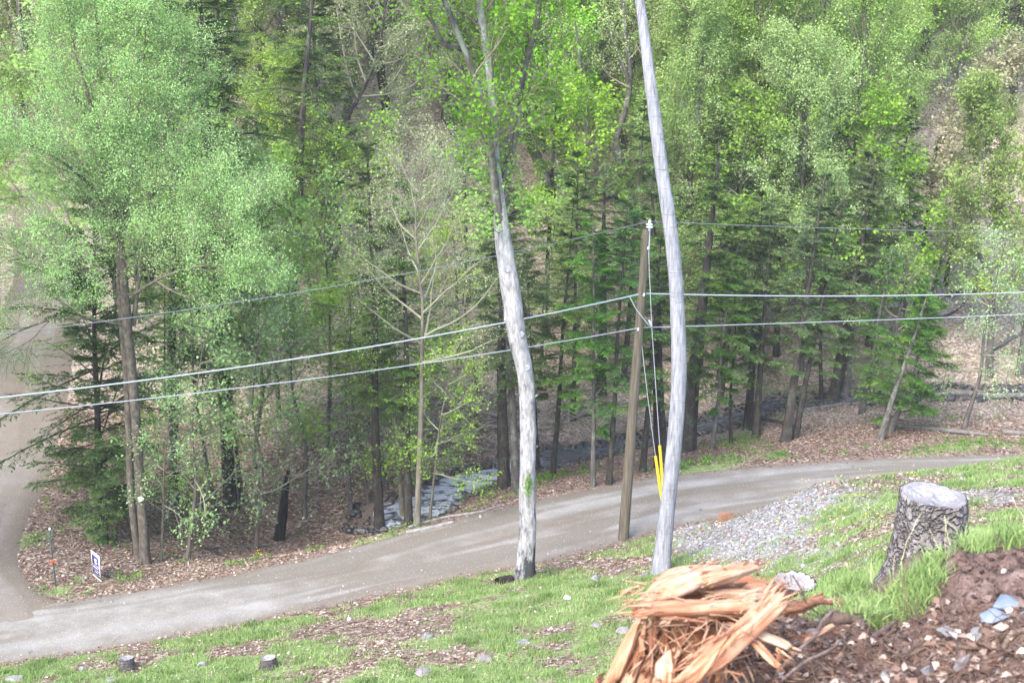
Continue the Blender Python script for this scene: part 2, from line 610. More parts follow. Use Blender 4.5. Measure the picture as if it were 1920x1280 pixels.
def masks(x, y):
    """ground cover weights: grass, gravel, dirt"""
    z = H(x, y)
    u, v = project(np.stack([x, y, z], -1))
    d = yN(x) - y
    q = y - yF(x)
    n = fbm2(x / 1.6, y / 1.6, 21, 4)
    n2 = fbm2(x / .55, y / .55, 31, 3)
    bankm = sstep(-.1, .7, d)
    gr = bankm * np.clip(.66 + .9 * n + .8 * n2, 0, 1)
    pr = lambda uu, vv, a, b: np.exp(-(((u - uu) / a) ** 2 + ((v - vv) / b) ** 2))
    barep = np.clip(pr(700, 1180, 130, 26) + pr(1110, 1060, 130, 16) + pr(905, 1235, 170, 18) * .5 + pr(1000, 1190, 60, 25) * .5 + pr(610, 1265, 140, 16) * .6 + pr(1180, 1160, 80, 30) * .6, 0, 1)
    gr = gr * (1 - .85 * barep * bankm)
    grav = bankm * np.clip(pr(1400, 965, 120, 42) * 1.3 + pr(1330, 1010, 75, 30) + pr(1560, 930, 130, 32) * .55 + pr(1480, 1040, 170, 45) * .5 + pr(1860, 930, 90, 22) * .6, 0, 1)
    gr = gr * (1 - .75 * grav)
    far_g = (q > 0) * (np.exp(-((q - .8) / .9) ** 2) * np.clip(.35 + n, 0, 1) * .8 + sstep(12, 17, x) * sstep(7, 2, q) * np.clip(.3 + 1.2 * n, 0, 1) * .6
                       + .5 * sstep(.15, .5, fbm2(x / 3, y / 3, 77, 3)) * sstep(14, 3, y - np.interp(x, *GS)))
    gr = gr + far_g
    t = y - np.interp(x, *GS)
    dirt = np.exp(-(d / .5) ** 2) * .55 + np.exp(-(q / .45) ** 2) * .6 + np.exp(-(t / 1.7) ** 2) * (x > -6) * (q > 0) * .9
    return np.stack([np.clip(gr, 0, 1), np.clip(grav, 0, 1), np.clip(dirt, 0, 1)], -1)


def grid_mesh(name, xs, ys, zf, mat, cf=None, smooth=True):
    X, Y = np.meshgrid(xs, ys)
    Z = zf(X, Y)
    V = np.stack([X, Y, Z], -1).reshape(-1, 3)
    nx, ny = len(xs), len(ys)
    i, j = np.meshgrid(np.arange(nx - 1), np.arange(ny - 1))
    a = j * nx + i
    F = np.stack([a, a + 1, a + nx + 1, a + nx], -1).reshape(-1, 4)
    return make_mesh(name, V, F, mat, smooth=smooth, cattr=cf(V[:, 0], V[:, 1]) if cf else None)


xs = np.concatenate([np.arange(-160, -30, 6), np.arange(-30, 27, .34), np.arange(27, 160, 6)])
ys = np.concatenate([np.arange(-30, 2, 2), np.arange(2, 62, .3), np.arange(62, 100, 1), np.arange(100, 200, 6)])
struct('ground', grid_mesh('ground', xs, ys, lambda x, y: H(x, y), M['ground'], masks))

# the two dirt roads, laid a little above the ground
def strip(name, A, B, na, off=.03):
    """A, B (n,2) plan edges -> sheet"""
    s = np.linspace(0, 1, na)
    P = A[:, None, :] * (1 - s)[None, :, None] + B[:, None, :] * s[None, :, None]
    n = len(A)
    x, y = P[..., 0], P[..., 1]
    jit = .22 * fbm2(x / .9, y / .9, 51, 4) * (np.abs(s - .5) * 2) ** 3
    y = y + jit
    crown = .05 * (1 - (2 * s - 1) ** 2)
    tr = np.exp(-((s - .27) / .09) ** 2) + np.exp(-((s - .72) / .09) ** 2)
    z = np.maximum(H(x, y), 0 if name == 'road' else -9) + off + crown[None] - .02 * tr[None] + .008 * noise2(x * 3, y * 3, 5)
    ed = (np.abs(s - .5) * 2) ** 7
    z = z - ed[None] * (off + .02)
    V = np.stack([x, y, z], -1).reshape(-1, 3)
    i, j = np.meshgrid(np.arange(na - 1), np.arange(n - 1))
    a = j * na + i
    F = np.stack([a, a + 1, a + na + 1, a + na], -1).reshape(-1, 4)
    wob = fbm2(x / 2.5, y / 2.5, 61, 3)
    c = np.stack([np.clip(tr[None] * (.55 + .5 * wob), 0, 1), np.clip(((np.abs(s - .5) * 2) ** 5)[None] + .5 * np.exp(-((s - .5) / .09) ** 2)[None] * (.6 + wob) + (.5 if name == 'side_road' else 0) + .0 * x, 0, 1), np.clip(.5 + .5 * fbm2(s[None] * 16 + 0 * x, (x + y) * .16, 71, 3) + .35 * wob, 0, 1)], -1).reshape(-1, 3)
    return make_mesh(name, V, F, M['road'], smooth=True, cattr=c)


gx = np.arange(-45, 60, .2)
A = np.stack([gx, yN(gx) - .15], -1)
B = np.stack([gx, yF(gx) + .15], -1)
struct('road', strip('road', A, B, 30))
gy = np.arange(32.0, 96, .25)
wl = LANE_W + 1.6 * np.exp(-((gy - 34) / 2.2) ** 2)
A = np.stack([xLane(gy) - wl, gy], -1)
B = np.stack([xLane(gy) + wl, gy], -1)
struct('side_road', strip('side_road', A, B, 22, .036))


# stream water
def water_material():
    m, t = new_mat('water')
    co = t.coords('Object')
    n = t.noise(co, 2.4, 5, .7, .6)
    ox = t.n('SeparateXYZ', {0: co}).outputs[0]
    poolm = t.math('MULTIPLY', t.math('SUBTRACT', 1.6, ox), .8, True)
    foam_glare = t.ramp(t.noise(t.coords('Object', (1, 1.8, 1)), 1.5, 6, .75, .8), [(.44, (0, 0, 0)), (.52, (1, 1, 1))])  # white water patches, with sky glare painted into the same pale colour
    col = t.mix(t.math('MULTIPLY', foam_glare, t.math('ADD', t.math('MULTIPLY', poolm, .9), .08)), (.05, .055, .065), (.50, .52, .60))
    p = t.bsdf(col, .16, 1.0, n, .5, .05)
    t.out(p)
    return m


M['water'] = water_material()
gx = np.arange(-4.9, 27, .15)
cy, cz = np.interp(gx, *GS), np.interp(gx, *GSZ)
slope = np.gradient(cy, gx)
nl = np.sqrt(1 + slope ** 2)
wd = stream_w(gx) + .3
rows = []
for s in np.linspace(-1, 1, 9):
    rows.append(np.stack([gx - slope / nl * wd * s, cy + wd * s / nl, cz + .0], -1))
V = np.stack(rows, 1).reshape(-1, 3)
i, j = np.meshgrid(np.arange(8), np.arange(len(gx) - 1))
a = j * 9 + i
F = np.stack([a, a + 9, a + 10, a + 1], -1).reshape(-1, 4)
struct('stream_water', make_mesh('stream_water', V, F, M['water'], smooth=True))

# ------------------------------------------------------------------ trees: growing curves and leaves
def children(P, R, k, t0, t1, rng, power=1.0):
    B, n, _ = P.shape
    u = (np.arange(k)[None] + rng.random((B, k))) / k
    t = t0 + (t1 - t0) * u ** power
    f = t * (n - 1)
    i = np.clip(f.astype(int), 0, n - 2)
    w = (f - i)[..., None]
    b = np.arange(B)[:, None]
    S = P[b, i] * (1 - w) + P[b, i + 1] * w
    T = nrm(P[b, i + 1] - P[b, i])
    r = R[b, i] * (1 - w[..., 0]) + R[b, i + 1] * w[..., 0]
    return S.reshape(-1, 3), T.reshape(-1, 3), r.ravel(), t.ravel()


def turn(T, ang, rng, az=None):
    a = nrm(np.cross(T, np.where(np.abs(T[:, 2:3]) > .95, [1., 0, 0], [0, 0, 1.])))
    b = np.cross(T, a)
    if az is None:
        az = rng.random(len(T)) * 2 * math.pi
    p = np.cos(az)[:, None] * a + np.sin(az)[:, None] * b
    return nrm(np.cos(ang)[:, None] * T + np.sin(ang)[:, None] * p)


def grow(S, D, L, n, up, wob, rng):
    B = len(S)
    P = np.empty((B, n, 3))
    P[:, 0] = S
    d = D.copy()
    st = (np.asarray(L) / (n - 1))[:, None]
    for i in range(1, n):
        d = nrm(d + np.array([0, 0, 1.]) * up + rng.normal(size=(B, 3)) * wob)
        P[:, i] = P[:, i - 1] + d * st
    return P


def taper(r0, n, tip=.25):
    return np.asarray(r0)[:, None] * np.linspace(1, tip, n)[None]


def leaf_cloud(P, lpt, size, rng, spread=.1, flat=.6, scatter=None, asp=.33):
    """leaves along the twigs P (B,n,3)"""
    B, n, _ = P.shape
    R = np.zeros((B, n))
    S, T, _, t = children(P, R, lpt, .1, 1.0, rng)
    N = len(S)
    S = S + rng.normal(size=(N, 3)) * spread
    D = nrm(T * .5 + rand_unit(N, rng) * .9 - np.array([0, 0, .25]))
    Nn = nrm(rand_unit(N, rng) * (1 - flat) + np.array([0, 0, 1.]) * flat)
    Nn = nrm(Nn - (Nn * D).sum(-1, keepdims=True) * D)
    L = size * rng.uniform(.6, 1.35, N)
    V, F = quads(S, D, Nn, L, L * asp, .05)
    c = S.mean(0)
    lump = noise3(S[:, 0] / 1.1, S[:, 1] / 1.1, S[:, 2] / .8, 5)
    v = np.clip(.5 + .30 * lump + rng.normal(size=N) * .10, 0, 1)
    return V, F, v


def deciduous(name, seed, trunks, leafm, barkm, twigm, limbs=22, lang=(62, 28), llen=3.2, lt=(.35, .98), nsub=7, ntwig=6, lpt=16, leaf=.09,
              up=.09, sub_l=.42, twig_l=.7, wob=.10, flat=.6, spread=.10, asp=.33, lpow=1.0, prof=None, thin=1.0):
    """trunks: list of (P (n,3), r0, tip factor, n limbs share). returns (branches mesh, crown mesh)"""
    rng = np.random.default_rng(seed)
    tb = []
    twigs = []
    for (TP, r0, share) in trunks:
        n = len(TP)
        TPb = TP[None]
        TR = taper([r0], n, .18)
        k = max(3, int(limbs * share))
        S, T, r, t = children(TPb, TR, k, lt[0], lt[1], rng, lpow)
        tt = (t - lt[0]) / (lt[1] - lt[0])
        ang = np.radians(lang[0] + (lang[1] - lang[0]) * tt + rng.normal(size=k) * 7)
        az = np.arange(k) * 2.4 + rng.random(k) * .8
        D = turn(T, ang, rng, az)
        pf = (1 - .62 * tt ** 1.5) * (1 if prof is None else prof(tt))
        L = llen * pf * rng.uniform(.75, 1.15, k)
        P1 = grow(S, D, L, 8, up, wob, rng)
        R1 = taper(np.minimum(r * .6, .014 * L + .008), 8, .22)
        S, T, r, t = children(P1, R1, nsub, .22, .98, rng)
        L1 = np.repeat(L, nsub)
        D = turn(T, np.radians(rng.uniform(28, 60, len(S))), rng)
        L2 = L1 * sub_l * (1.1 - .6 * t) * rng.uniform(.7, 1.2, len(S)) + .25
        P2 = grow(S, D, L2, 6, up * .8, wob * 1.2, rng)
        R2 = taper(np.minimum(r * .6, .012), 6, .35) * thin
        S, T, r, t = children(P2, R2, ntwig, .15, 1.0, rng)
        D = turn(T, np.radians(rng.uniform(20, 60, len(S))), rng)
        L3 = twig_l * rng.uniform(.5, 1.2, len(S))
        P3 = grow(S, D, L3, 4, up * .5, wob * 1.3, rng)
        R3 = taper(np.full(len(S), .0055 * thin), 4, .6)
        tb += [tubes(P1, R1, 5), tubes(P2, R2, 3, False), tubes(P3, R3, 3, False)]
        # leading shoot carries leaves also
        S, T, r, t = children(P1, R1, 3, .75, 1.0, rng)
        P4 = grow(S, turn(T, np.radians(rng.uniform(10, 50, len(S))), rng), np.full(len(S), twig_l), 4, up, wob, rng)
        twigs += [P3, P4]
    V, F = merge(tb)
    bm_ = make_mesh(name + '_branches', V, F, M[twigm])
    Pt = np.concatenate(twigs)
    V, F, v = leaf_cloud(Pt, lpt, leaf, rng, spread, flat, asp=asp)
    cm_ = make_mesh(name + '_crown', V, F, M[leafm], attr=v)
    return bm_, cm_


def hemlock(name, seed, Hh, R, nb=70, bt=(.12, .98), leafm='leaf_hemlock', lat=13, nq=16, qs=.17, dead=10, down=-.035, qw=.026):
    rng = np.random.default_rng(seed)
    TP = trunk_path(seed, Hh, .10)
    TPb, TR = TP[None], taper([.12], len(TP), .1)
    S, T, r, t = children(TPb, TR, nb, bt[0], bt[1], rng, .85)
    tt = (t - bt[0]) / (bt[1] - bt[0])
    az = np.arange(nb) * 2.4 + rng.random(nb) * 2.6
    el = np.radians(rng.normal(size=nb) * 16 + 2 + 22 * tt)
    D = np.stack([np.cos(az) * np.cos(el), np.sin(az) * np.cos(el), np.sin(el)], -1)
    L = R * (1 - tt) ** .5 * (.45 + .55 * np.minimum(tt * 3, 1)) * rng.uniform(.25, 1.3, nb) + .25
    P1 = grow(S, D, L, 7, down, .05, rng)
    R1 = taper(.006 + .009 * L, 7, .3)
    S, T, r, t = children(P1, R1, lat, .16, 1.0, rng)
    side = np.tile(np.where(np.arange(lat) % 2 == 0, 1., -1.), nb)
    pl = nrm(np.cross(T, [0, 0, 1.])) * side[:, None]
    D = nrm(T * .75 + pl * .8 + rng.normal(size=T.shape) * .12)
    L2 = np.repeat(L, lat) * .45 * (1.12 - t) * rng.uniform(.6, 1.2, len(S)) + .12
    P2 = grow(S, D, L2, 4, -.08, .06, rng)
    R2 = taper(np.full(len(S), .005), 4, .5)
    tb = [tubes(P1, R1, 4), tubes(P2, R2, 3, False)]
    if dead:
        Sd, Td, rd, td = children(TPb, TR, dead, .05, bt[0] + .14, rng)
        azd = rng.random(dead) * 6.28
        Dd = np.stack([np.cos(azd), np.sin(azd), rng.uniform(-.3, .2, dead)], -1)
        Pd = grow(Sd, nrm(Dd), rng.uniform(.4, 1.4, dead), 6, -.03, .12, rng)
        tb.append(tubes(Pd, taper(np.full(dead, .014), 6, .25), 4))
        Se, Te, re_, te = children(Pd, taper(np.full(dead, .01), 6, .25), 4, .3, 1, rng)
        Pe = grow(Se, turn(Te, np.radians(rng.uniform(30, 60, len(Se))), rng), np.full(len(Se), .35), 3, -.03, .1, rng)
        tb.append(tubes(Pe, taper(np.full(len(Se), .005), 3, .5), 3, False))
    V, F = merge(tb)
    bm_ = make_mesh(name + '_branches', V, F, M['bark_dark'])
    # needle sprays
    S, T, r, t = children(P2, R2, nq, .0, 1.0, rng)
    N = len(S)
    side = np.where(np.arange(N) % 2 == 0, 1., -1.)
    pl = nrm(np.cross(T, [0, 0, 1.])) * side[:, None]
    D = nrm(T * .8 + pl * .75 + rng.normal(size=T.shape) * .18 - np.array([0, 0, .15]))
    Nn = nrm(np.array([0, 0, 1.]) + rng.normal(size=T.shape) * .35)
    Lq = qs * rng.uniform(.6, 1.3, N)
    V, F = quads(S + rng.normal(size=(N, 3)) * .015, D, Nn, Lq, np.full(N, qw) * rng.uniform(.7, 1.3, N), -.04)
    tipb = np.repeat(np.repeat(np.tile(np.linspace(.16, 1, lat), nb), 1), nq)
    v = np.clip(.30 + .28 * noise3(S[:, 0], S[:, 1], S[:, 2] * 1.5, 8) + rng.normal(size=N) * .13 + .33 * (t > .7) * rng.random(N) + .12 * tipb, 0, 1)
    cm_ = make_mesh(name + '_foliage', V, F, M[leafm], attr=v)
    return bm_, cm_


def trunk_path(seed, Hh, wob=.25, n=14, lean=(0, 0)):
    z = np.linspace(0, Hh, n)
    x = wob * (noise2(z / (Hh * .28), seed * 1.7, 3) - noise2(0, seed * 1.7, 3)) + lean[0] * z
    y = wob * (noise2(z / (Hh * .28), seed * 2.3 + 50, 4) - noise2(0, seed * 2.3 + 50, 4)) + lean[1] * z
    return np.stack([x, y, z], -1)


def trunk_mesh(name, P, r0, mat, sides=10, n=40, tip=.16, flare=.35, rough=.05, seed=1, radii=None, fl_h=.5):
    P = resample(P, n)
    s = np.linspace(0, 1, n)
    Lt = np.linalg.norm(np.diff(P, axis=0), axis=1).sum()
    R = r0 * (1 + (tip - 1) * s ** .9) if radii is None else np.interp(s, *radii)
    V, F = tubes(P[None], R[None], sides, True)
    # bulge, flare into roots
    idx = np.repeat(np.arange(n), sides)
    A = np.tile(np.arange(sides) * 2 * math.pi / sides, n)
    c = P[idx]
    d = V[:n * sides] - c
    h = s[idx] * Lt
    k = 1 + rough * noise3(np.cos(A) * 1.6, np.sin(A) * 1.6, h / (r0 * 5), seed) + rough * .7 * noise3(np.cos(A) * 3.5, np.sin(A) * 3.5, h / (r0 * 1.7), seed + 3)
    k = k + flare * np.exp(-h / fl_h) * (1 + .55 * np.cos(A * 4 + seed) + .3 * np.cos(A * 7 + seed * 2))
    V[:n * sides] = c + d * k[:, None]
    return make_mesh(name, V, F, mat, smooth=True)


PROTO = {}


def proto(key, make, path, Hh):
    PROTO[key] = dict(path=path, H=Hh, m=make())


def dproto(key, seed, Hh, wob, **kw):
    P = trunk_path(seed, Hh, wob)
    leafm, barkm, twigm = kw.pop('mats')
    proto(key, lambda: deciduous(key, seed, [(P, .14, 1.0)], leafm, barkm, twigm, **kw), P, Hh)


dproto('pale_a', 11, 15, .6, mats=('leaf_pale', 0, 'twig'), limbs=34, llen=4.2, lt=(.18, .98), nsub=8, ntwig=7, lpt=26, leaf=.092)
dproto('pale_b', 12, 14, .7, mats=('leaf_pale', 0, 'twig'), limbs=30, llen=4.6, lt=(.22, .98), nsub=8, ntwig=7, lpt=25, leaf=.095, lang=(75, 35), flat=.75)
dproto('pale_c', 13, 16, .8, mats=('leaf_pale', 0, 'twig'), limbs=32, llen=3.8, lt=(.2, .98), nsub=8, ntwig=7, lpt=24, leaf=.09, lang=(50, 22), up=.14)
dproto('bright_a', 14, 14, .9, mats=('leaf_bright', 0, 'twig'), limbs=28, llen=3.8, lt=(.2, .98), nsub=8, ntwig=6, lpt=20, leaf=.115, asp=.4)
dproto('bright_b', 15, 11, .45, mats=('leaf_bright', 0, 'twig_pale'), limbs=18, llen=3.2, lt=(.25, .98), nsub=6, ntwig=5, lpt=13, leaf=.14, lang=(85, 40), up=.03, flat=.85, asp=.4)
dproto('olive_a', 16, 14, .6, mats=('leaf_olive', 0, 'twig_pale'), limbs=30, llen=4.0, lt=(.25, .98), nsub=8, ntwig=7, lpt=15, leaf=.08)
dproto('cherry', 17, 11, .9, mats=('leaf_cherry', 0, 'twig_pale'), limbs=18, llen=2.5, lt=(.42, .98), nsub=7, ntwig=5, lpt=13, leaf=.12, asp=.42, spread=.08)
dproto('bare', 18, 12, .5, mats=('leaf_olive', 0, 'twig_pale'), limbs=20, llen=3.4, lt=(.45, .97), nsub=8, ntwig=7, lpt=7, leaf=.055, lang=(72, 38), thin=.7, up=.05)
dproto('understory_a', 19, 8, .22, mats=('leaf_bright', 0, 'twig_pale'), limbs=12, llen=2.3, lt=(.25, .98), nsub=6, ntwig=5, lpt=9, leaf=.10, lang=(85, 50), up=.02, flat=.88, asp=.38)
dproto('understory_b', 20, 7, .18, mats=('leaf_birch', 0, 'twig_pale'), limbs=14, llen=1.6, lt=(.2, .98), nsub=5, ntwig=4, lpt=8, leaf=.085, lang=(80, 45), up=.03, flat=.85, asp=.38)
for key, seed, Hh, R, kw in [
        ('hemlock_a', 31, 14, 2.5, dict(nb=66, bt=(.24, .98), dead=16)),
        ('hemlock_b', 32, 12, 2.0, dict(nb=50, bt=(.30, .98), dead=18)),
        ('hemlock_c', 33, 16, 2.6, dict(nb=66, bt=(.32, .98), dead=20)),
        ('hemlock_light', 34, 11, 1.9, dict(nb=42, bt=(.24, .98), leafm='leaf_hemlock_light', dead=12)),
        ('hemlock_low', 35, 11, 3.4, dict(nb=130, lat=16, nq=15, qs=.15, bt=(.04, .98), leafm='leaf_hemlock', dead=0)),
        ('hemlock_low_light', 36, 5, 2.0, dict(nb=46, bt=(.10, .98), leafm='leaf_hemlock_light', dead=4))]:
    proto(key, (lambda key=key, seed=seed, Hh=Hh, R=R, kw=kw: hemlock(key, seed, Hh, R, **kw)), trunk_path(seed, Hh, .10), Hh)


TRUNKS = {}


def tree(name, cat, label, base, key, Hh, r0, bark, axis=(0, 0, 1), rz=0.0, group=None, crown=True, branches=True, hi=False, share=None):
    p = PROTO[key]
    s = Hh / p['H']
    root = thing(name, label, cat, base, group)
    q = Vector((0, 0, 1)).rotation_difference(Vector(axis))
    root.rotation_mode = 'QUATERNION'
    root.rotation_quaternion = q @ Quaternion((0, 0, 1), rz)
    root.scale = (s, s, s)
    mk = (key, bark, share)
    if share is not None and mk in TRUNKS:
        tm = TRUNKS[mk]
    else:
        pth = p['path'].copy()
        pth[0, 2] -= .35 / s
        tm = trunk_mesh('trunk', pth, r0 / s, M[bark], sides=12 if hi else 8, n=36 if hi else 20, seed=int(abs(base[0]) * 10) + 1, fl_h=.5 / s, tip=.12)
        if share is not None:
            TRUNKS[mk] = tm
    link('trunk', tm, root)
    if branches:
        link('branches', p['m'][0], root)
    if crown:
        link('crown', p['m'][1], root)
    return root


def tree_px(name, cat, label, b, t, w, key, Hh, bark, depth=None, **kw):
    """stands where the ground meets sight line b, its axis passing through sight line t"""
    P0 = ground_at(*b) if depth is None else None
    if depth is not None:
        P0 = at(b[0], b[1], depth)
        P0[2] = float(H(P0[0], P0[1]))
    P1 = at(t[0], t[1], P0[1])
    ax = (P1 - P0) / np.linalg.norm(P1 - P0)
    ax[1] += .03 * math.sin(b[0])
    ax /= np.linalg.norm(ax)
    dist = np.linalg.norm(P0 - CAM)
    r0 = .5 * w * dist / FPX
    return tree(name, cat, label, P0, key, Hh, r0, bark, ax, rz=(b[0] * 1.37) % 6.28, **kw)


HEM, DEC = 'hemlock_tree', 'broadleaf_tree'
named = [
    # name, label, base px, upper px, width px, proto, height, bark, depth
    (HEM, 'dark full hemlock with sweeping low branches between the side road and the birch clump', (190, 1000), (182, 700), 16, 'hemlock_low', 11, 'bark_dark', 41.0),
    (HEM, 'short bright-tipped hemlock behind the navy yard sign', (200, 1020), (200, 940), 8, 'hemlock_low_light', 3.4, 'bark_dark', 39.6),
    (HEM, 'tall dark hemlock directly behind the twin birch trunks', (330, 950), (325, 500), 22, 'hemlock_a', 13.5, 'bark_dark', 45.0),
    (HEM, 'dark hemlock with a thick shadowed trunk right of the birch clump', (432, 950), (415, 600), 26, 'hemlock_a', 15, 'bark_dark', None),
    (HEM, 'hemlock filling the gap beyond the dark pit left of the stream', (545, 800), (550, 500), 22, 'hemlock_c', 14, 'bark_dark', 56),
    (HEM, 'straight dark hemlock trunk with mossy bark left of the stream pool', (712, 995), (700, 640), 20, 'hemlock_c', 13, 'bark_dark', None),
    (HEM, 'dark grey tree trunk at the left edge of the stream pool', (766, 985), (760, 600), 17, 'hemlock_c', 11.5, 'bark_dark', None),
    (HEM, 'thick black-barked hemlock just left of the white maple trunk', (945, 915), (938, 560), 25, 'hemlock_c', 12.5, 'bark_dark', None),
    (HEM, 'grey hemlock trunk half hidden behind the white maple trunk', (968, 925), (955, 700), 18, 'hemlock_b', 10.5, 'bark_grey', None),
    (HEM, 'slim black hemlock with dead side twigs right of the white maple trunk', (1036, 895), (1056, 580), 12, 'hemlock_b', 10, 'bark_dark', None),
    (HEM, 'thin dark pole-like hemlock touching the right side of the white maple trunk', (1010, 880), (1000, 700), 8, 'hemlock_b', 8, 'bark_dark', None),
    (HEM, 'slender grey hemlock left of the utility pole', (1112, 912), (1110, 640), 11, 'hemlock_light', 9, 'bark_grey', None),
    (HEM, 'slender leaning hemlock next left to the utility pole', (1142, 908), (1160, 640), 13, 'hemlock_light', 9.5, 'bark_dark', None),
    (HEM, 'stout hemlock beyond the stream left of the utility pole', (1125, 800), (1130, 560), 22, 'hemlock_a', 11, 'bark_dark', 56),
    (HEM, 'leaning hemlock seen just right of the utility pole', (1205, 885), (1222, 640), 14, 'hemlock_b', 9.5, 'bark_dark', None),
    (HEM, 'broad dark hemlock behind the yellow guy guards', (1240, 875), (1235, 600), 28, 'hemlock_b', 12, 'bark_dark', None),
    (HEM, 'thickest dark hemlock just right of the leaning silver trunk', (1287, 845), (1312, 600), 34, 'hemlock_a', 13.5, 'bark_dark', None),
    (HEM, 'thin grey young hemlock in the first gap right of the thickest hemlock', (1335, 842), (1352, 680), 10, 'hemlock_light', 7.5, 'bark_grey', None),
    (HEM, 'rod-thin hemlock stem right of the thin grey young hemlock', (1370, 832), (1380, 600), 7, 'hemlock_light', 7.5, 'bark_dark', None),
    (HEM, 'left one of two close hemlocks standing on the stream bank', (1402, 805), (1417, 560), 18, 'hemlock_b', 11, 'bark_dark', None),
    (HEM, 'right one of two close hemlocks standing on the stream bank', (1417, 820), (1436, 560), 15, 'hemlock_a', 11, 'bark_dark', None),
    (HEM, 'leaning hemlock with the left trunk of a crossing pair near the road', (1473, 828), (1512, 580), 20, 'hemlock_b', 11.5, 'bark_dark', None),
    (HEM, 'leaning hemlock with the right trunk of a crossing pair near the road', (1490, 822), (1530, 640), 13, 'hemlock_light', 9, 'bark_dark', None),
    (HEM, 'small hemlock beyond the stream behind the crossing pair', (1540, 752), (1543, 600), 9, 'hemlock_light', 7.5, 'bark_dark', None),
    (HEM, 'wide tilted hemlock left of a straight one beyond the stream', (1562, 750), (1590, 590), 22, 'hemlock_a', 11.5, 'bark_dark', None),
    (HEM, 'straight grey-brown hemlock trunk with orange chips at its foot', (1583, 738), (1602, 560), 20, 'hemlock_c', 12, 'bark_grey', None),
    (HEM, 'short hemlock with a grey trunk left of the forked roadside stems', (1615, 775), (1640, 640), 12, 'hemlock_light', 7, 'bark_grey', None),
    (HEM, 'left forked roadside hemlock leaning right with light green tips', (1650, 824), (1695, 690), 14, 'hemlock_light', 6.5, 'bark_grey', None),
    (HEM, 'right forked roadside hemlock stem leaning right', (1670, 808), (1706, 690), 11, 'hemlock_low_light', 5.5, 'bark_grey', None),
    (HEM, 'dark hemlock on the hillside above the clear leaf-covered slope', (1715, 600), (1740, 390), 15, 'hemlock_b', 9.5, 'bark_dark', None),
    (DEC, 'slim two-stemmed sapling right of the birch clump', (352, 1048), (376, 720), 9, 'understory_b', 8, 'bark_tan', None),
    (DEC, 'very thin sapling beside the foot of the birch clump', (302, 1050), (312, 850), 6, 'understory_b', 5.5, 'bark_tan', None),
    (DEC, 'straight thin sapling left of the charred snag', (480, 1030), (488, 640), 8, 'understory_b', 9, 'bark_tan', None),
    (DEC, 'pale crooked sapling left of the stream pool', (755, 972), (738, 740), 10, 'understory_a', 7.5, 'bark_tan', None),
    (DEC, 'tan trunk with a nearly bare spray of twigs above the stream pool', (782, 985), (802, 500), 13, 'bare', 11.5, 'bark_tan', None),
    (DEC, 'thin sapling leaning right over the stream pool', (805, 978), (840, 730), 6, 'understory_a', 6, 'bark_tan', None),
    (DEC, 'thin leafy sapling against the mossy hemlock trunk', (690, 940), (660, 640), 7, 'understory_a', 8.5, 'bark_tan', None),
    (DEC, 'slanting pale sapling left of the far right hillside trunk', (1808, 802), (1852, 600), 9, 'understory_b', 7.5, 'bark_grey', None),
    (DEC, 'straight grey tree rising from the bare leafy slope at far right', (1855, 705), (1858, 450), 14, 'bright_a', 12, 'bark_grey', None),
    (DEC, 'grey trunk at the right edge of the picture on the bare slope', (1912, 705), (1935, 500), 15, 'bright_b', 10, 'bark_grey', None),
    (DEC, 'cherry tree with whitish pink young leaves on the right hillside', (1725, 610), (1800, 330), 10, 'cherry', 12.5, 'bark_grey', 60),
    (DEC, 'bright leafy tree spreading over the hemlock tops right of the silver trunk', (1345, 740), (1370, 480), 12, 'bright_b', 12, 'bark_dark', 57.5),
    (DEC, 'pale leafy tree with arching limbs above the crossing pair of hemlocks', (1500, 700), (1500, 480), 14, 'pale_b', 14, 'bark_grey', 58.5),
    (DEC, 'fresh green tree with flat layered leaves above the forked roadside stems', (1640, 690), (1650, 480), 12, 'bright_b', 11.5, 'bark_grey', 58),
    (DEC, 'broad pale tree rising behind the thickest dark hemlock', (1270, 700), (1275, 480), 14, 'pale_a', 15.5, 'bark_grey', 59),
    (DEC, 'tall pale tree in the upper right above the hemlock row', (1420, 640), (1425, 440), 14, 'pale_b', 17, 'bark_dark', 61),
    (DEC, 'tall full-crowned pale tree left of the cherry tree', (1590, 640), (1600, 440), 14, 'pale_a', 17, 'bark_grey', 62),
    (DEC, 'fresh green tree between the maple and the utility pole', (1080, 700), (1090, 480), 12, 'bright_b', 11, 'bark_grey', 59),
    (DEC, 'thinly leafed olive tree behind the bare spray of twigs', (840, 640), (850, 440), 12, 'olive_a', 15, 'bark_grey', 66),
    (DEC, 'thinly leafed olive tree above the hemlocks left of centre', (640, 640), (645, 440), 12, 'olive_a', 16, 'bark_dark', 61),
    (DEC, 'low leafy tree brushing the right side of the birch crown', (470, 800), (470, 560), 10, 'pale_c', 12, 'bark_tan', 49),
    (DEC, 'thin grey understory tree beside the slanting pale sapling', (1665, 770), (1690, 560), 9, 'understory_a', 6.5, 'bark_grey', None),
]
for nm, lb, b, t, w, key, hh, bark, dep in named:
    cat = 'hemlock' if nm == HEM else 'tree'
    if key == 'cherry':
        nm = 'cherry_tree'
    if key in ('hemlock_a', 'hemlock_b', 'hemlock_c'):
        hh *= 1.3 if b[0] < 700 else (1.05 if b[0] < 1100 else .88)
    tree_px(nm, cat, lb, b, t, w, key, hh, bark, dep, hi=w > 12)

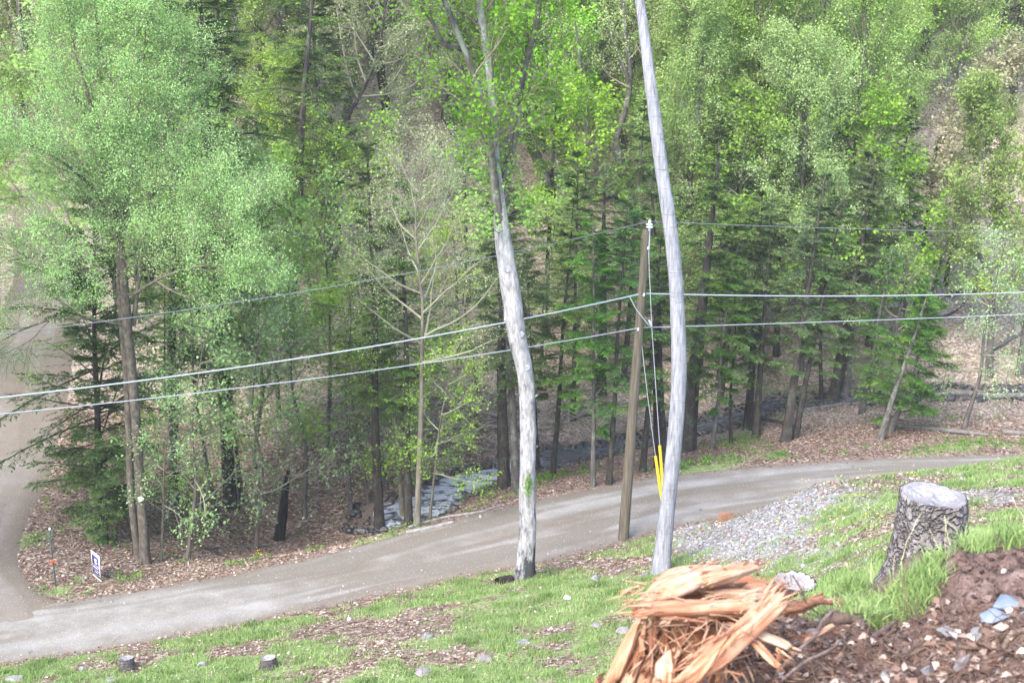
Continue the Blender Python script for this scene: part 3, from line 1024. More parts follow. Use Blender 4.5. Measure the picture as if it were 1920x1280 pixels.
rng = np.random.default_rng(17)
for (u_, v_, yy, key, hh) in [(300, 0, 43.5, 'understory_b', 8), (395, 0, 44.5, 'understory_a', 9), (440, 0, 47, 'understory_a', 9.5), (560, 0, 46, 'understory_b', 9), (610, 0, 50, 'understory_a', 10), (650, 0, 46, 'understory_a', 8.5),
                              (520, 0, 52, 'bright_b', 10), (690, 0, 54, 'understory_a', 10), (860, 0, 56, 'understory_b', 9), (600, 0, 57, 'pale_b', 11), (900, 0, 54, 'understory_a', 8), (1010, 0, 56, 'understory_a', 8.5), (330, 0, 52, 'pale_c', 12), (400, 0, 56, 'pale_a', 14), (720, 0, 47.5, 'understory_b', 6.5)]:
    x_ = (u_ - 960) / FPX * yy * 1.05
    tree('understory_tree', 'tree', 'slender leafy tree in the wooded hollow between the birch clump and the stream', (x_, yy, float(H(x_, yy))), key, hh, .05 + .005 * hh, 'bark_grey', nrm(np.array([rng.normal() * .05, rng.normal() * .04, 1])), rng.random() * 6,
         'slender trees in the hollow left of the stream')

rng = np.random.default_rng(19)
for (u_, yy, key, hh, w_) in [(1075, 54, 'hemlock_b', 11, 11), (1170, 57, 'hemlock_b', 12, 13), (1310, 58, 'hemlock_b', 12, 14), (1355, 56, 'hemlock_light', 9, 9), (1385, 60, 'hemlock_b', 12, 15), (1455, 60, 'hemlock_b', 12, 13),
                              (1530, 61, 'hemlock_light', 11, 10), (1625, 60, 'hemlock_b', 11, 12), (1690, 58, 'hemlock_light', 8, 9), (1020, 60, 'hemlock_b', 12, 13), (880, 60, 'hemlock_light', 10, 10), (1760, 64, 'hemlock_light', 9, 9)]:
    x_ = (u_ - 960) / FPX * yy * 1.045
    tree('hemlock_tree', 'hemlock', 'slim dark hemlock trunk beyond the stream at the foot of the slope', (x_, yy, float(H(x_, yy))), key, hh, .5 * w_ * yy * 1.05 / FPX, 'bark_dark', nrm(np.array([rng.normal() * .05 + .02, 0, 1])), rng.random() * 6,
         'slim hemlocks beyond the stream')

# wooded hillside: single trees on a loose grid, thinned where the photo shows open slope
rng = np.random.default_rng(42)
pts = []
for gy_ in np.arange(58, 100, 3.6):
    half = .37 * gy_ + 9
    for gx_ in np.arange(-half, half, 3.7):
        pts.append((gx_ + rng.uniform(-1.5, 1.5), gy_ + rng.uniform(-1.5, 1.5)))
FARL = {
    'pale': ('broadleaf_tree', 'tree', 'pale green tree on the wooded hillside', 'pale green trees on the hillside'),
    'bright': ('broadleaf_tree', 'tree', 'bright green tree on the wooded hillside', 'bright green trees on the hillside'),
    'olive': ('broadleaf_tree', 'tree', 'thin olive green tree on the wooded hillside', 'thinly leafed trees on the hillside'),
    'hemlock': ('hemlock_tree', 'hemlock', 'dark evergreen hemlock on the wooded hillside', 'hemlocks on the hillside'),
}
for (x, y) in pts:
    u, v = project(np.array([x, y, float(H(x, y))]))
    if 1560 < u < 2060 and v > 370:
        continue
    if 730 < u < 960 and v > 430:
        continue
    if abs(x - xLane(y)) < 4.2 and y < 84:
        continue
    if u < -130 or u > 2050:
        continue
    if (u > 980 and y < 64.5) or (750 < u < 1000 and y < 67):
        continue
    r = rng.random()
    if u > 900 and y < 70:
        r = 1.0
    hemw = .13 + .42 * np.exp(-((u - 560) / 230) ** 2) + .10 * (v > 400)
    if r < hemw:
        key = rng.choice(['hemlock_a', 'hemlock_b', 'hemlock_c'])
        hh = rng.uniform(9, 15)
    else:
        wl_ = np.array([.66, .22, .12]) if u > 1150 else (np.array([.40, .42, .18]) if u > 700 else np.array([.5, .12, .38]))
        fam = rng.choice(['pale', 'bright', 'olive'], p=wl_)
        key = {'pale': rng.choice(['pale_a', 'pale_b', 'pale_c']), 'bright': rng.choice(['bright_a', 'bright_b']), 'olive': 'olive_a'}[fam]
        hh = rng.uniform(12, 19)
    f = FARL['hemlock' if key.startswith('hem') else key.split('_')[0]]
    z = float(H(x, y))
    ax = nrm(np.array([rng.normal() * .04, -.06 + rng.normal() * .04, 1]))
    ut, vt = project(np.array([x, y, z + hh * .7]))
    reg = ('above the birch crown' if ut < 330 else 'between the birch crown and the maple crown' if ut < 760 else 'behind the maple crown' if ut < 1070 else
           'around the silver trunk top' if ut < 1400 else 'left of the whitish cherry tree' if ut < 1650 else 'at the upper right edge')
    row = 'low' if vt > 330 else 'midway up' if vt > 120 else 'high'
    f = (f[0], f[1], f[2].replace('on the wooded hillside', row + ' on the hillside ' + reg), f[3] + ', ' + row + ' ' + reg)
    tree(f[0], f[1], f[2], (x, y, z), key, hh, .13 + .008 * hh, rng.choice(['bark_grey', 'bark_dark', 'bark_grey']), ax, rng.random() * 6.28, f[3], share=1)

# ------------------------------------------------------------------ the tall trees on the near side
def px_path(pts, y0, y1=None, n=None):
    """points (u, v) of a stem standing y0 metres ahead (y1 at its top)"""
    k = len(pts)
    yy = np.linspace(y0, y0 if y1 is None else y1, k)
    return np.array([at(p[0], p[1], y) for p, y in zip(pts, yy)])


def prof_radii(P, ws):
    """pixel widths at the points of P -> (s, radius) table"""
    d = np.concatenate([[0], np.cumsum(np.linalg.norm(np.diff(P, axis=0), axis=1))])
    dist = np.linalg.norm(P - CAM, axis=1)
    return d / d[-1], .5 * np.array(ws) * dist / FPX


def local(P, base):
    return P - np.asarray(base)[None]


# pale grey maple trunk at the centre, three leading stems, bright young leaves high up
b = ground_at(983, 1085)
Y = b[1]
pts = [(983, 1092), (986, 1060), (990, 1000), (989, 900), (990, 800), (985, 700), (972, 640), (962, 570), (948, 480), (940, 410), (936, 360)]
w = [36, 33, 31, 30, 31, 30, 32, 35, 32, 28, 14]
P = px_path(pts, Y)
root = thing('maple_tree', 'tall maple with whitish bark and dark stained foot between the road and the grassy bank', 'tree', b)
PL_ = local(P, b)
PL_[0, 2] -= .3
tm = trunk_mesh('trunk', PL_, .25, M['bark_white'], sides=24, n=130, radii=prof_radii(P, w), flare=.6, rough=.15, seed=5)
link('trunk', tm, root)
stems = [([(946, 460), (940, 400), (930, 320), (925, 240), (921, 150), (908, 70), (900, 0), (893, -80), (885, -170)], 22),
         ([(942, 450), (934, 395), (922, 300), (912, 220), (885, 130), (853, 50), (832, 0), (800, -80)], 17),
         ([(946, 470), (943, 410), (949, 330), (962, 220), (980, 140), (1002, 60), (1012, 0), (1020, -90)], 17),
         ([(946, 340), (966, 260), (975, 190), (988, 100), (985, 20), (975, -60)], 11),
         ([(868, 92), (835, 85), (810, 40), (778, 0), (760, -40)], 10),
         ([(952, 600), (950, 540), (948, 470), (945, 440)], 14)]
st_tr = []
for k, (pp, w0) in enumerate(stems):
    S_ = local(px_path(pp, Y, Y + [0, -.9, .6, 1.0, -1.5, .15][k]), b)
    S_ = resample(S_, 16)
    r0 = .5 * w0 * 38 / FPX
    link('stem', trunk_mesh('stem', S_, r0, M['bark_grey'] if k not in (0, 5) else M['bark_white'], sides=10, n=40, flare=0, rough=.12, seed=k, tip=.45), root)
    if k < 5:
        st_tr.append((S_, r0, [1, .9, 1, .6, .35][k]))
bmm, cmm = deciduous('maple', 71, st_tr, 'leaf_maple', 0, 'twig', limbs=11, llen=2.2, lt=(.18, .97), nsub=6, ntwig=5, lpt=8, leaf=.095, lang=(70, 40), asp=.44, spread=.09)
link('branches', bmm, root)
link('crown', cmm, root)
# small leafy shoots on the trunk below the fork
S_ = resample(local(px_path([(955, 560), (945, 470), (938, 400), (930, 320)], Y), b), 10)
bmm, cmm = deciduous('maple_shoots', 72, [(S_, .2, 1)], 'leaf_maple', 0, 'twig', limbs=8, llen=.8, lt=(.45, 1), nsub=4, ntwig=3, lpt=8, leaf=.10, lang=(75, 60), asp=.44)
link('shoot_twigs', bmm, root)
link('shoot_leaves', cmm, root)
for k, (uu, vv_, ww) in enumerate([(975, 628, 15), (987, 690, 14), (952, 505, 13), (984, 780, 10), (992, 850, 10)]):
    q_ = at(uu, vv_, Y - .5 * 30 * 38 / FPX * .85) - b
    bmq = bmesh.new()
    bmesh.ops.create_icosphere(bmq, subdivisions=3, radius=.5 * ww * 40 / FPX)
    for w_ in bmq.verts:
        rr_ = math.hypot(w_.co.x, w_.co.z) / (.5 * ww * 40 / FPX)
        w_.co.y = w_.co.y * .5 + .03 * max(0, 1 - rr_ * 1.6)
        w_.co *= 1 + .12 * math.sin(w_.co.z * 60 + k) * math.cos(w_.co.x * 55)
    me = bpy.data.meshes.new('knot')
    bmq.to_mesh(me)
    bmq.free()
    me.materials.append(M['bark_silver'])
    for p_ in me.polygons:
        p_.use_smooth = True
    o = link('knot', me, root)
    o.location = q_
sb_ = []
for (u0, v0, u1, v1) in [(966, 655, 958, 648), (1001, 745, 1008, 740), (972, 740, 966, 737), (1002, 840, 1008, 836), (944, 470, 936, 462)]:
    me_ = tubes(np.array([[at(u0, v0, Y - .05), at((u0 + u1) / 2, (v0 + v1) / 2, Y - .08), at(u1, v1, Y - .12)]]) - b, np.array([[.05, .035, .022]]), 7)
    link('branch_stub', make_mesh('branch_stub', me_[0], me_[1], M['bark_grey'], smooth=True), root)
# tuft of yellow-green lichen
rng = np.random.default_rng(3)
c = at(990, 912, Y - .24) - b
n_ = 260
C_ = c + rng.normal(size=(n_, 3)) * np.array([.055, .03, .17])
V, F = quads(C_, nrm(rng.normal(size=(n_, 3)) + np.array([0, -1, 0])), rand_unit(n_, rng), rng.uniform(.03, .08, n_), np.full(n_, .018))
link('moss', make_mesh('moss', V, F, M['leaf_hemlock_light'], attr=rng.uniform(.7, 1, n_)), root)['label'] = 'yellow-green lichen tuft on the pale trunk'

# leaning silver trunk
b = ground_at(1237, 1080)
Y = b[1]
pts = [(1236, 1088), (1240, 1062), (1246, 1000), (1257, 900), (1267, 800), (1273, 700), (1271, 600), (1265, 500), (1256, 420), (1242, 325), (1229, 230), (1216, 130), (1206, 50), (1199, 0), (1190, -80), (1184, -160), (1182, -240)]
w = [38, 33, 31, 30, 30, 30, 29, 28, 27, 25, 25, 22, 20, 19, 16, 12, 8]
P = px_path(pts, Y, Y + 1.0)
root = thing('bare_tree', 'smooth silver-grey curved trunk without branches right of the utility pole', 'tree', b)
PL_ = local(P, b)
PL_[0, 2] -= .3
link('trunk', trunk_mesh('trunk', PL_, .25, M['bark_silver'], sides=24, n=160, radii=prof_radii(P, np.array(w) * .95), flare=.5, rough=.06, seed=9), root)
topP = resample(PL_, 60)[44:]
bmm, cmm = deciduous('bare_top', 73, [(topP, .1, 1)], 'leaf_pale', 0, 'twig_pale', limbs=9, llen=2.0, lt=(.45, 1), nsub=5, ntwig=4, lpt=5, leaf=.08)
link('branches', bmm, root)
link('crown', cmm, root)
st_ = tubes(np.array([local(px_path([(1202, 100), (1195, 88), (1192, 78)], Y + .9), b), local(px_path([(1212, 95), (1222, 88), (1232, 90)], Y + .9), b)]), np.array([[.02, .014, .006]] * 2), 5)
link('twig_stub', make_mesh('twig_stub', st_[0], st_[1], M['twig']), root)

# birch clump at the left with a wide airy crown
b = ground_at(272, 1056)
Y = b[1]
root = thing('birch_tree', 'tall birch clump with two main stems and a huge pale airy crown', 'tree', b)
mains = [([(272, 1062), (271, 1020), (264, 930), (257, 820), (248, 700), (238, 600), (232, 520), (222, 430), (210, 360), (190, 270), (165, 180), (140, 90), (128, 20)], [24, 21, 20, 20, 20, 20, 18, 15, 11, 9, 7, 5, 3], 0, 'bark_birch'),
         ([(262, 1060), (255, 1010), (246, 930), (242, 820), (238, 720), (232, 640), (226, 560), (224, 480), (236, 390), (250, 290), (262, 190), (270, 100), (276, 30)], [18, 15, 15, 15, 15, 15, 15, 13, 10, 8, 6, 4, 3], .35, 'bark_birch'),
         ([(250, 610), (258, 540), (268, 460), (280, 390), (294, 330), (310, 250), (330, 160), (345, 90)], [11, 10, 9, 8, 7, 6, 4, 2], .15, 'bark_tan'),
         ([(228, 470), (205, 410), (170, 350), (125, 310), (75, 280), (20, 262)], [9, 8, 7, 6, 4, 2], -.8, 'bark_birch'),
         ([(240, 560), (262, 545), (300, 522), (360, 502), (415, 498), (470, 520)], [8, 7, 6, 5, 4, 2], -.9, 'bark_tan'),
         ([(236, 610), (180, 600), (110, 597), (50, 615), (0, 640)], [6, 6, 5, 4, 2], -.6, 'bark_tan'),
         ([(272, 500), (300, 455), (340, 425), (400, 402), (470, 395)], [6, 5, 5, 4, 2], -.5, 'bark_tan'),
         ([(226, 520), (190, 500), (130, 480), (60, 482), (10, 490)], [6, 6, 5, 3, 2], -.9, 'bark_birch')]
tr = []
for k, (pp, ws, dy, bk) in enumerate(mains):
    P = px_path(pp, Y + (dy if k < 3 else .1), Y + dy * (1 if k < 3 else 2.5))
    L_ = local(P, b)
    if k < 2:
        L_[0, 2] -= .3
    link('trunk' if k < 2 else 'limb', trunk_mesh('trunk' if k < 2 else 'limb', L_, .1, M[bk], sides=14 if k < 2 else 8, n=90 if k < 2 else 40,
                                                 radii=prof_radii(P, np.array(ws) * .85), flare=.3 if k < 2 else 0, rough=.07, seed=k + 3), root)
    Lr = resample(L_, 24)
    if k < 2:
        Lr = Lr[13:]
    tr.append((Lr, .09 if k < 2 else .05, [1, .9, .6, .5, .5, .3, .45, .4][k]))
bmm, cmm = deciduous('birch_crown', 81, tr, 'leaf_birch', 0, 'twig', limbs=24, llen=2.7, lt=(.08, .98), nsub=8, ntwig=7, lpt=25, leaf=.047, lang=(62, 24), up=.10, wob=.09, sub_l=.45, twig_l=.75, flat=.55,
                     spread=.09, asp=.36)
link('branches', bmm, root)
link('crown', cmm, root)
rng = np.random.default_rng(5)
pt = at(264, 935, Y - .2) - b
bmq = bmesh.new()
bmesh.ops.create_icosphere(bmq, subdivisions=2, radius=.085)
for v_ in bmq.verts:
    v_.co = Vector((v_.co.x * (1 + .5 * math.sin(v_.co.z * 70)), v_.co.y * .45, v_.co.z * .95 + .02 * math.sin(v_.co.x * 60)))
me = bpy.data.meshes.new('bark_patch')
bmq.to_mesh(me)
bmq.free()
me.materials.append(plain_mat('bark_patch', (.75, .76, .76), .8))
pb = link('bark_patch', me, root)
pb.location = pt
pb['label'] = 'bright white peeled patch on the stem'

# crown reaching in at the far left edge, rooted beyond the frame
for (u_, v_, yy, key, hh, lb) in [(-230, 900, 35, 'bright_a', 15, 'bright green leafy tree overlapping the left edge in front of the side road'),
                                  (-40, 560, 66, 'pale_b', 17, 'large pale tree at the far left beyond the side road'),
                                  (-190, 700, 52, 'bright_b', 15, 'leafy tree on the bank left of the side road')]:
    p0 = at(u_, v_, yy)
    p0[2] = float(H(p0[0], p0[1]))
    tree('broadleaf_tree', 'tree', lb, p0, key, hh, .2, 'bark_grey', nrm(np.array([-.05, 0, 1])), 1.0)

# old crooked tree above the pole, whose fork shows between the leaves
p0 = at(1205, 560, 63)
p0[2] = float(H(p0[0], p0[1]))
root = thing('crooked_tree', 'old crooked tree with a thick forked trunk above the utility pole', 'tree', p0)
Yc = 63
for k, (pp, ws) in enumerate([([(1200, 600), (1192, 470), (1183, 380), (1165, 310), (1150, 255), (1135, 210), (1110, 180), (1075, 150)], [24, 22, 22, 20, 18, 15, 12, 7]),
                              ([(1155, 265), (1165, 230), (1178, 180), (1180, 120), (1172, 60), (1168, 0), (1160, -60)], [13, 12, 12, 10, 9, 7, 4]),
                              ([(1120, 195), (1092, 150), (1085, 90), (1078, 40)], [9, 8, 6, 3]),
                              ([(1178, 150), (1160, 100), (1145, 60), (1148, 30)], [7, 5, 4, 2])]):
    P = px_path(pp, Yc, Yc + [0, .6, -1, .4][k])
    link('trunk' if k == 0 else 'limb', trunk_mesh('trunk', local(P, p0), .2, M['bark_grey'], sides=10, n=50, radii=prof_radii(P, ws), flare=0, rough=.12, seed=k), root)
tr = [(resample(local(px_path([(1155, 265), (1178, 180), (1180, 120), (1168, 0), (1160, -60)], Yc), p0), 14), .1, 1), (resample(local(px_path([(1150, 255), (1110, 180), (1075, 150), (1050, 90)], Yc), p0), 14), .1, .8)]
bmm, cmm = deciduous('crooked', 83, tr, 'leaf_pale', 0, 'twig', limbs=10, llen=2.8, lt=(.3, 1), nsub=6, ntwig=5, lpt=9, leaf=.1)
link('branches', bmm, root)
link('crown', cmm, root)

# charred snag
b = ground_at(524, 1012)
root = thing('charred_snag', 'short charred black dead trunk standing beside the road', 'dead tree', b)
P = px_path([(522, 1030), (524, 1008), (530, 960), (535, 920), (539, 896), (541, 882)], b[1])
me = trunk_mesh('trunk', local(P, b), .1, M['charred'], sides=14, n=36, radii=prof_radii(P, [22, 17, 15, 12, 10, 4]), flare=.3, rough=.3, seed=2)
link('trunk', me, root)

# ------------------------------------------------------------------ utility pole, insulator, wires, guys
M['pole'] = bark_mat('pole', (.07, .06, .045), (.14, .12, .09), (.23, .205, .16), zs=.06, scale=22, rnd=0, bstr=.5)
M['galv'] = plain_mat('galv', (.42, .44, .46), .45, .5, .12, 20, .6)
M['cable'] = plain_mat('cable', (.40, .42, .46), .5, .5, .08, 20, .3)
M['cable_dark'] = plain_mat('cable_dark', (.16, .18, .19), .5, .5, .1, 20, .2)
M['porcelain'] = plain_mat('porcelain', (.50, .56, .62), .2, .6, .05)
M['yellow'] = plain_mat('yellow', (.80, .52, .03), .45, .4, .06)
b = ground_at(1169, 1013)
Y = b[1]
root = thing('utility_pole', 'weathered brown wooden utility pole at the edge of the road', 'utility pole', b)
P = px_path([(1168, 1020), (1212, 432)], Y)
PL_ = resample(np.concatenate([local(P, b)[:1], (local(P, b)[:1] + local(P, b)[1:]) / 2, local(P, b)[1:]]), 8)
tm = trunk_mesh('post', PL_, .165, M['pole'], sides=20, n=40, radii=([0, 1], [.168, .115]), flare=0, rough=.015)
link('post', tm, root)


def tube_part(name, pts, r, mat, parent=None, sides=8, base=None):
    P = np.array(pts, float)
    if base is not None:
        P = P - base
    V, F = tubes(P[None], np.full((1, len(P)), r) if np.isscalar(r) else np.array(r)[None], sides)
    me = make_mesh(name, V, F, mat, smooth=sides > 6)
    return link(name, me, parent) if parent is not None else me


Yp = Y - .05
tube_part('bracket', [at(1216, 476, Yp), at(1217.5, 428, Yp)], .028, M['galv'], root, 8, b)
tube_part('bracket', [at(1207, 472, Yp), at(1216, 470, Yp), at(1217, 466, Yp)], .03, M['galv'], root, 8, b)
ins = [at(1217.6, 430, Yp), at(1217.6, 427, Yp), at(1217.7, 426.5, Yp), at(1217.7, 424.5, Yp), at(1217.7, 424, Yp), at(1217.8, 421.8, Yp), at(1217.8, 421.5, Yp), at(1217.8, 419.5, Yp), at(1218, 419, Yp), at(1218, 413, Yp)]
tube_part('insulator', ins, [.04, .04, .105, .105, .06, .06, .10, .09, .045, .03], M['porcelain'], root, 16, b)
for (u_, v_) in [(1207, 555), (1196, 620), (1215, 468)]:
    tube_part('bolt', [at(u_, v_, Yp - .1), at(u_ + 1, v_ - 5, Yp - .1)], .035, M['galv'], root, 8, b)


def sag(P0, P1, drop, n=60):
    t = np.linspace(0, 1, n)[:, None]
    P = P0 * (1 - t) + P1 * t
    P[:, 2] -= (4 * drop * t * (1 - t))[:, 0]
    return P


def wire(label, ptl, mid_l, ptr, mid_r, pole_pt, r, mat, yl=29.5, yr=45):
    """one line passing the pole, each span hung as a parabola through a middle point"""
    parts = []
    for (uv, mid, ye) in ((ptl, mid_l, yl), (ptr, mid_r, yr)):
        A_ = at(pole_pt[0], pole_pt[1], Y)
        B_ = at(uv[0], uv[1], ye)
        s = (mid[0] - pole_pt[0]) / (uv[0] - pole_pt[0])
        # parameter of the middle point on the plan line, then its height from its sight line
        t = np.linspace(0, 1, 400)
        Pm = A_[None] * (1 - t[:, None]) + B_[None] * t[:, None]
        uu, vv = project(Pm)
        k = int(np.argmin(np.abs(uu - mid[0])))
        want = at(mid[0], mid[1], Pm[k, 1])
        dr = (Pm[k, 2] - want[2]) / (4 * t[k] * (1 - t[k]))
        # run on past the edge of the frame
        t = np.linspace(0, 1.5, 110)[:, None]
        P = A_ * (1 - t) + B_ * t
        P[:, 2] -= (4 * dr * t * (1 - t))[:, 0]
        parts.append(P)
    line = np.concatenate([parts[0][::-1], parts[1][1:]])
    V, F = tubes(line[None], np.full((1, len(line)), r), 6)
    o0 = parts[0][0]
    return thing('cable', label, 'cable', o0, 'overhead lines', make_mesh('cable', V - o0, F, mat, smooth=True))


wire('topmost thin dark wire tied to the insulator above the pole top', (0, 627), (720, 520), (1920, 436), (1560, 428), (1218, 415), .011, M['cable_dark'])
wire('thick pale twisted cable crossing the middle of the pole', (0, 745), (620, 662), (1920, 548), (1560, 555), (1205, 550), .020, M['cable'])
wire('lower thinner grey cable hanging beneath the thick pale one', (0, 776), (600, 708), (1920, 589), (1560, 603), (1202, 614), .0125, M['cable'])
g0 = at(1249, 992, Y + .6)
g0[2] = float(H(g0[0], g0[1]))
for (lab, top, g1, g2) in [('steel guy wire from the pole top ending in the right yellow guard', (1216, 470), (1237, 835), (1246, 950)),
                           ('steel guy wire from mid pole ending in the left yellow guard', (1200, 618), (1229, 855), (1246, 972))]:
    a_ = at(top[0], top[1], Y - .1)
    q1, q2 = at(g1[0], g1[1], Y + .35), at(g2[0], g2[1], Y + .5)
    rt = thing('guy_wire', lab, 'guy wire', a_, 'guy wires of the utility pole')
    mid = at(1222, 612, Y) if top[0] == 1216 else at(1214, 740, Y + .1)
    tube_part('strand', [a_, mid, q1, q2, g0], .013, M['cable'], rt, 6, a_)
    tube_part('guard', [q1, q2, g0 * .6 + q2 * .4 if top[0] == 1216 else q2 * .7 + g0 * .3], .045, M['yellow'], rt, 10, a_)
    if top[0] == 1216:
        tube_part('strain_insulator', [at(1217, 600, Y - .02), at(1222, 612, Y - .02)], .035, M['porcelain'], rt, 8, a_)
me = tube_part('service_wire', [at(1181, 557, Y - .3), at(1193, 580, Y - .3), at(1212, 604, Y - .25), at(1222, 616, Y - .1)], .014, M['cable'], None, 6, at(1181, 557, Y - .3))
thing('tie_wire', 'short slack wire slanting across the pole between the two cables', 'cable', at(1181, 557, Y - .3), None, me)

# ------------------------------------------------------------------ ground cover, litter, stones
def scatter(n, x0, x1, y0, y1, rng, keep=None):
    x = rng.uniform(x0, x1, n)
    y = rng.uniform(y0, y1, n)
    P = np.stack([x, y, H(x, y)], -1)
    u, v = project(P)
    k = (u > -60) & (u < 1980) & (v > -40) & (v < 1330)
    if keep is not None:
        k &= keep(x, y, u, v)
    return P[k], u[k], v[k]


def litter_mat():
    m, t = new_mat('dead_leaves')
    v = t.attr()
    c = t.ramp(v, [(0, (.06, .036, .026)), (.3, (.15, .09, .065)), (.6, (.22, .15, .115)), (.85, (.33, .255, .21)), (1, (.46, .40, .36))])
    t.out(t.bsdf(c, .7, .3))
    return m


M['litter'] = litter_mat()
rng = np.random.default_rng(101)


def k_lit(x, y, u, v):
    d = yN(x) - y
    q = y - yF(x)
    mk = masks(x, y)
    t = np.abs(y - np.interp(x, *GS)) - stream_w(x)
    lane = np.abs(x - xLane(y)) < LANE_W
    p = np.where(q > 0, np.clip(.95 - mk[:, 0] * .5, .1, 1) * np.where(y > 60, .6, 1), np.where(d > 0, np.clip(.55 - .5 * mk[:, 0], .05, 1), .03))
    p = np.where((q > 0) & (t < .15) & (x > -5), .04, p)
    p = np.where(lane & (q > 0) & (y < 90), .04, p)
    edge = np.where((q < 0) & (q > -.7) | (d < 0) & (d > -.4), .35, 0)
    p = np.maximum(p, edge)
    return rng.random(len(x)) < p


P, u, v = scatter(290000, -19, 26, 22, 72, rng, k_lit)
n = len(P)
D = nrm(np.concatenate([rng.normal(size=(n, 2)), rng.normal(size=(n, 1)) * .25], 1))
N = nrm(np.array([0, 0, 1.]) + rng.normal(size=(n, 3)) * .38)
N = nrm(N - (N * D).sum(-1, keepdims=True) * D)
L = rng.uniform(.05, .11, n)
V, F = quads(P + np.array([0, 0, .02]), D, N, L, L * .33, .12)
vv = np.clip(rng.beta(2.2, 2.4, n) + .12 * fbm2(P[:, 0], P[:, 1], 12) + np.where(P[:, 1] < 40, .12, 0) + .36 * sstep(49, 55, P[:, 1]), 0, 1)  # leaves past the stream paled to make up for light missing there
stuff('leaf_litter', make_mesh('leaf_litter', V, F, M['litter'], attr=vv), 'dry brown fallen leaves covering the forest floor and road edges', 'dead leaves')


def grass_mat():
    m, t = new_mat('grass')
    v = t.attr()
    c = t.ramp(v, [(0, (.10, .16, .05)), (.45, (.22, .32, .11)), (.8, (.35, .44, .18)), (1, (.50, .50, .30))])
    d = t.n('BsdfDiffuse', {'Color': c})
    tr = t.n('BsdfTranslucent', {'Color': c})
    mx = t.n('MixShader', {0: .35})
    t.t.links.new(d.outputs[0], mx.inputs[1])
    t.t.links.new(tr.outputs[0], mx.inputs[2])
    t.out(mx.outputs[0])
    return m


M['grass'] = grass_mat()


def blades(P, h, w, rng, lean=.45, v=None, segs=1):
    n = len(P)
    a = rng.random(n) * 6.283
    S = np.stack([np.cos(a), np.sin(a), 0 * a], -1)
    b_ = rng.random(n) * 6.283
    Ld = np.stack([np.cos(b_), np.sin(b_), 0 * b_], -1) * (lean * rng.random(n))[:, None]
    up = np.array([0, 0, 1.])
    if segs == 1:
        V = np.stack([P - S * w[:, None], P + S * w[:, None], P + (up + Ld) * h[:, None]], 1).reshape(-1, 3)
        return V, np.arange(len(V)).reshape(-1, 3)
    m1 = P + (up * .5 + Ld * .25) * h[:, None]
    m2 = P + (up * .85 + Ld * .8) * h[:, None]
    m3 = P + (up * 1.0 + Ld * 1.7) * h[:, None]
    w = w[:, None]
    V = np.stack([P - S * w, P + S * w, m1 + S * w * .8, m1 - S * w * .8, m2 + S * w * .55, m2 - S * w * .55, m3], 1).reshape(-1, 3)
    o = np.arange(n)[:, None] * 7
    Q = np.concatenate([o + np.array([[0, 1, 2, 3]]), o + np.array([[3, 2, 4, 5]])])
    T = o + np.array([[5, 4, 6]])
    return V, [Q, T]


rng = np.random.default_rng(102)
# tufts on the bank: clump centres, then blades round them
def k_gr(x, y, u, v):
    mk = masks(x, y)[:, 0]
    d = yN(x) - y
    return (d > .05) & (rng.random(len(x)) < np.clip(mk * 1.6 - .35, .03, 1))


C_, u, v = scatter(30000, -18, 24, 15, 46, rng, k_gr)
nb_ = 15
sz = rng.gamma(2.0, .5, len(C_))
B_ = np.repeat(C_, nb_, 0)
off = rng.normal(size=(len(B_), 2)) * (.10 + .04 * np.repeat(sz, nb_))[:, None]
B_[:, :2] += off
B_[:, 2] = H(B_[:, 0], B_[:, 1])
h = np.repeat(.05 + .035 * sz, nb_) * rng.uniform(.6, 1.3, len(B_))
V, F = blades(B_, h, np.full(len(B_), .011), rng, .9)
vv = np.clip(np.repeat(rng.beta(3, 3, len(C_)) * .8 + .1 * fbm2(C_[:, 0] / 2, C_[:, 1] / 2, 5), nb_) + rng.normal(size=len(B_)) * .10 + .08, 0, 1)
# thicker round tufts standing out of the sward
T_, u, v = scatter(2600, -18, 24, 16, 45, rng, k_gr)
nt_ = 90
Bt = np.repeat(T_, nt_, 0)
rt_ = np.repeat(rng.uniform(.06, .2, len(T_)), nt_)
Bt[:, :2] += rng.normal(size=(len(Bt), 2)) * rt_[:, None]
Bt[:, 2] = H(Bt[:, 0], Bt[:, 1])
ht = (.06 + .55 * rt_) * rng.uniform(.6, 1.2, len(Bt))
V2, F2 = blades(Bt, ht, np.full(len(Bt), .011), rng, .8)
vt = np.clip(np.repeat(rng.beta(3, 3, len(T_)) * .7 + .05, nt_) + rng.normal(size=len(Bt)) * .08, 0, 1)
V, F = merge([(V, F), (V2, F2)])
vv = np.concatenate([vv, vt])
stuff('grass', make_mesh('grass', V, F, M['grass'], attr=vv), 'patchy fresh spring grass growing in tufts on the bank', 'grass')

# grass and low weeds beyond the road and yellowish moss on the far bank
def k_w(x, y, u, v):
    q = y - yF(x)
    mk = masks(x, y)[:, 0]
    return (q > .1) & (y < 62) & (np.abs(x - xLane(y)) > LANE_W) & (rng.random(len(x)) < np.clip(mk - .15, 0, 1) * .6 + .012)


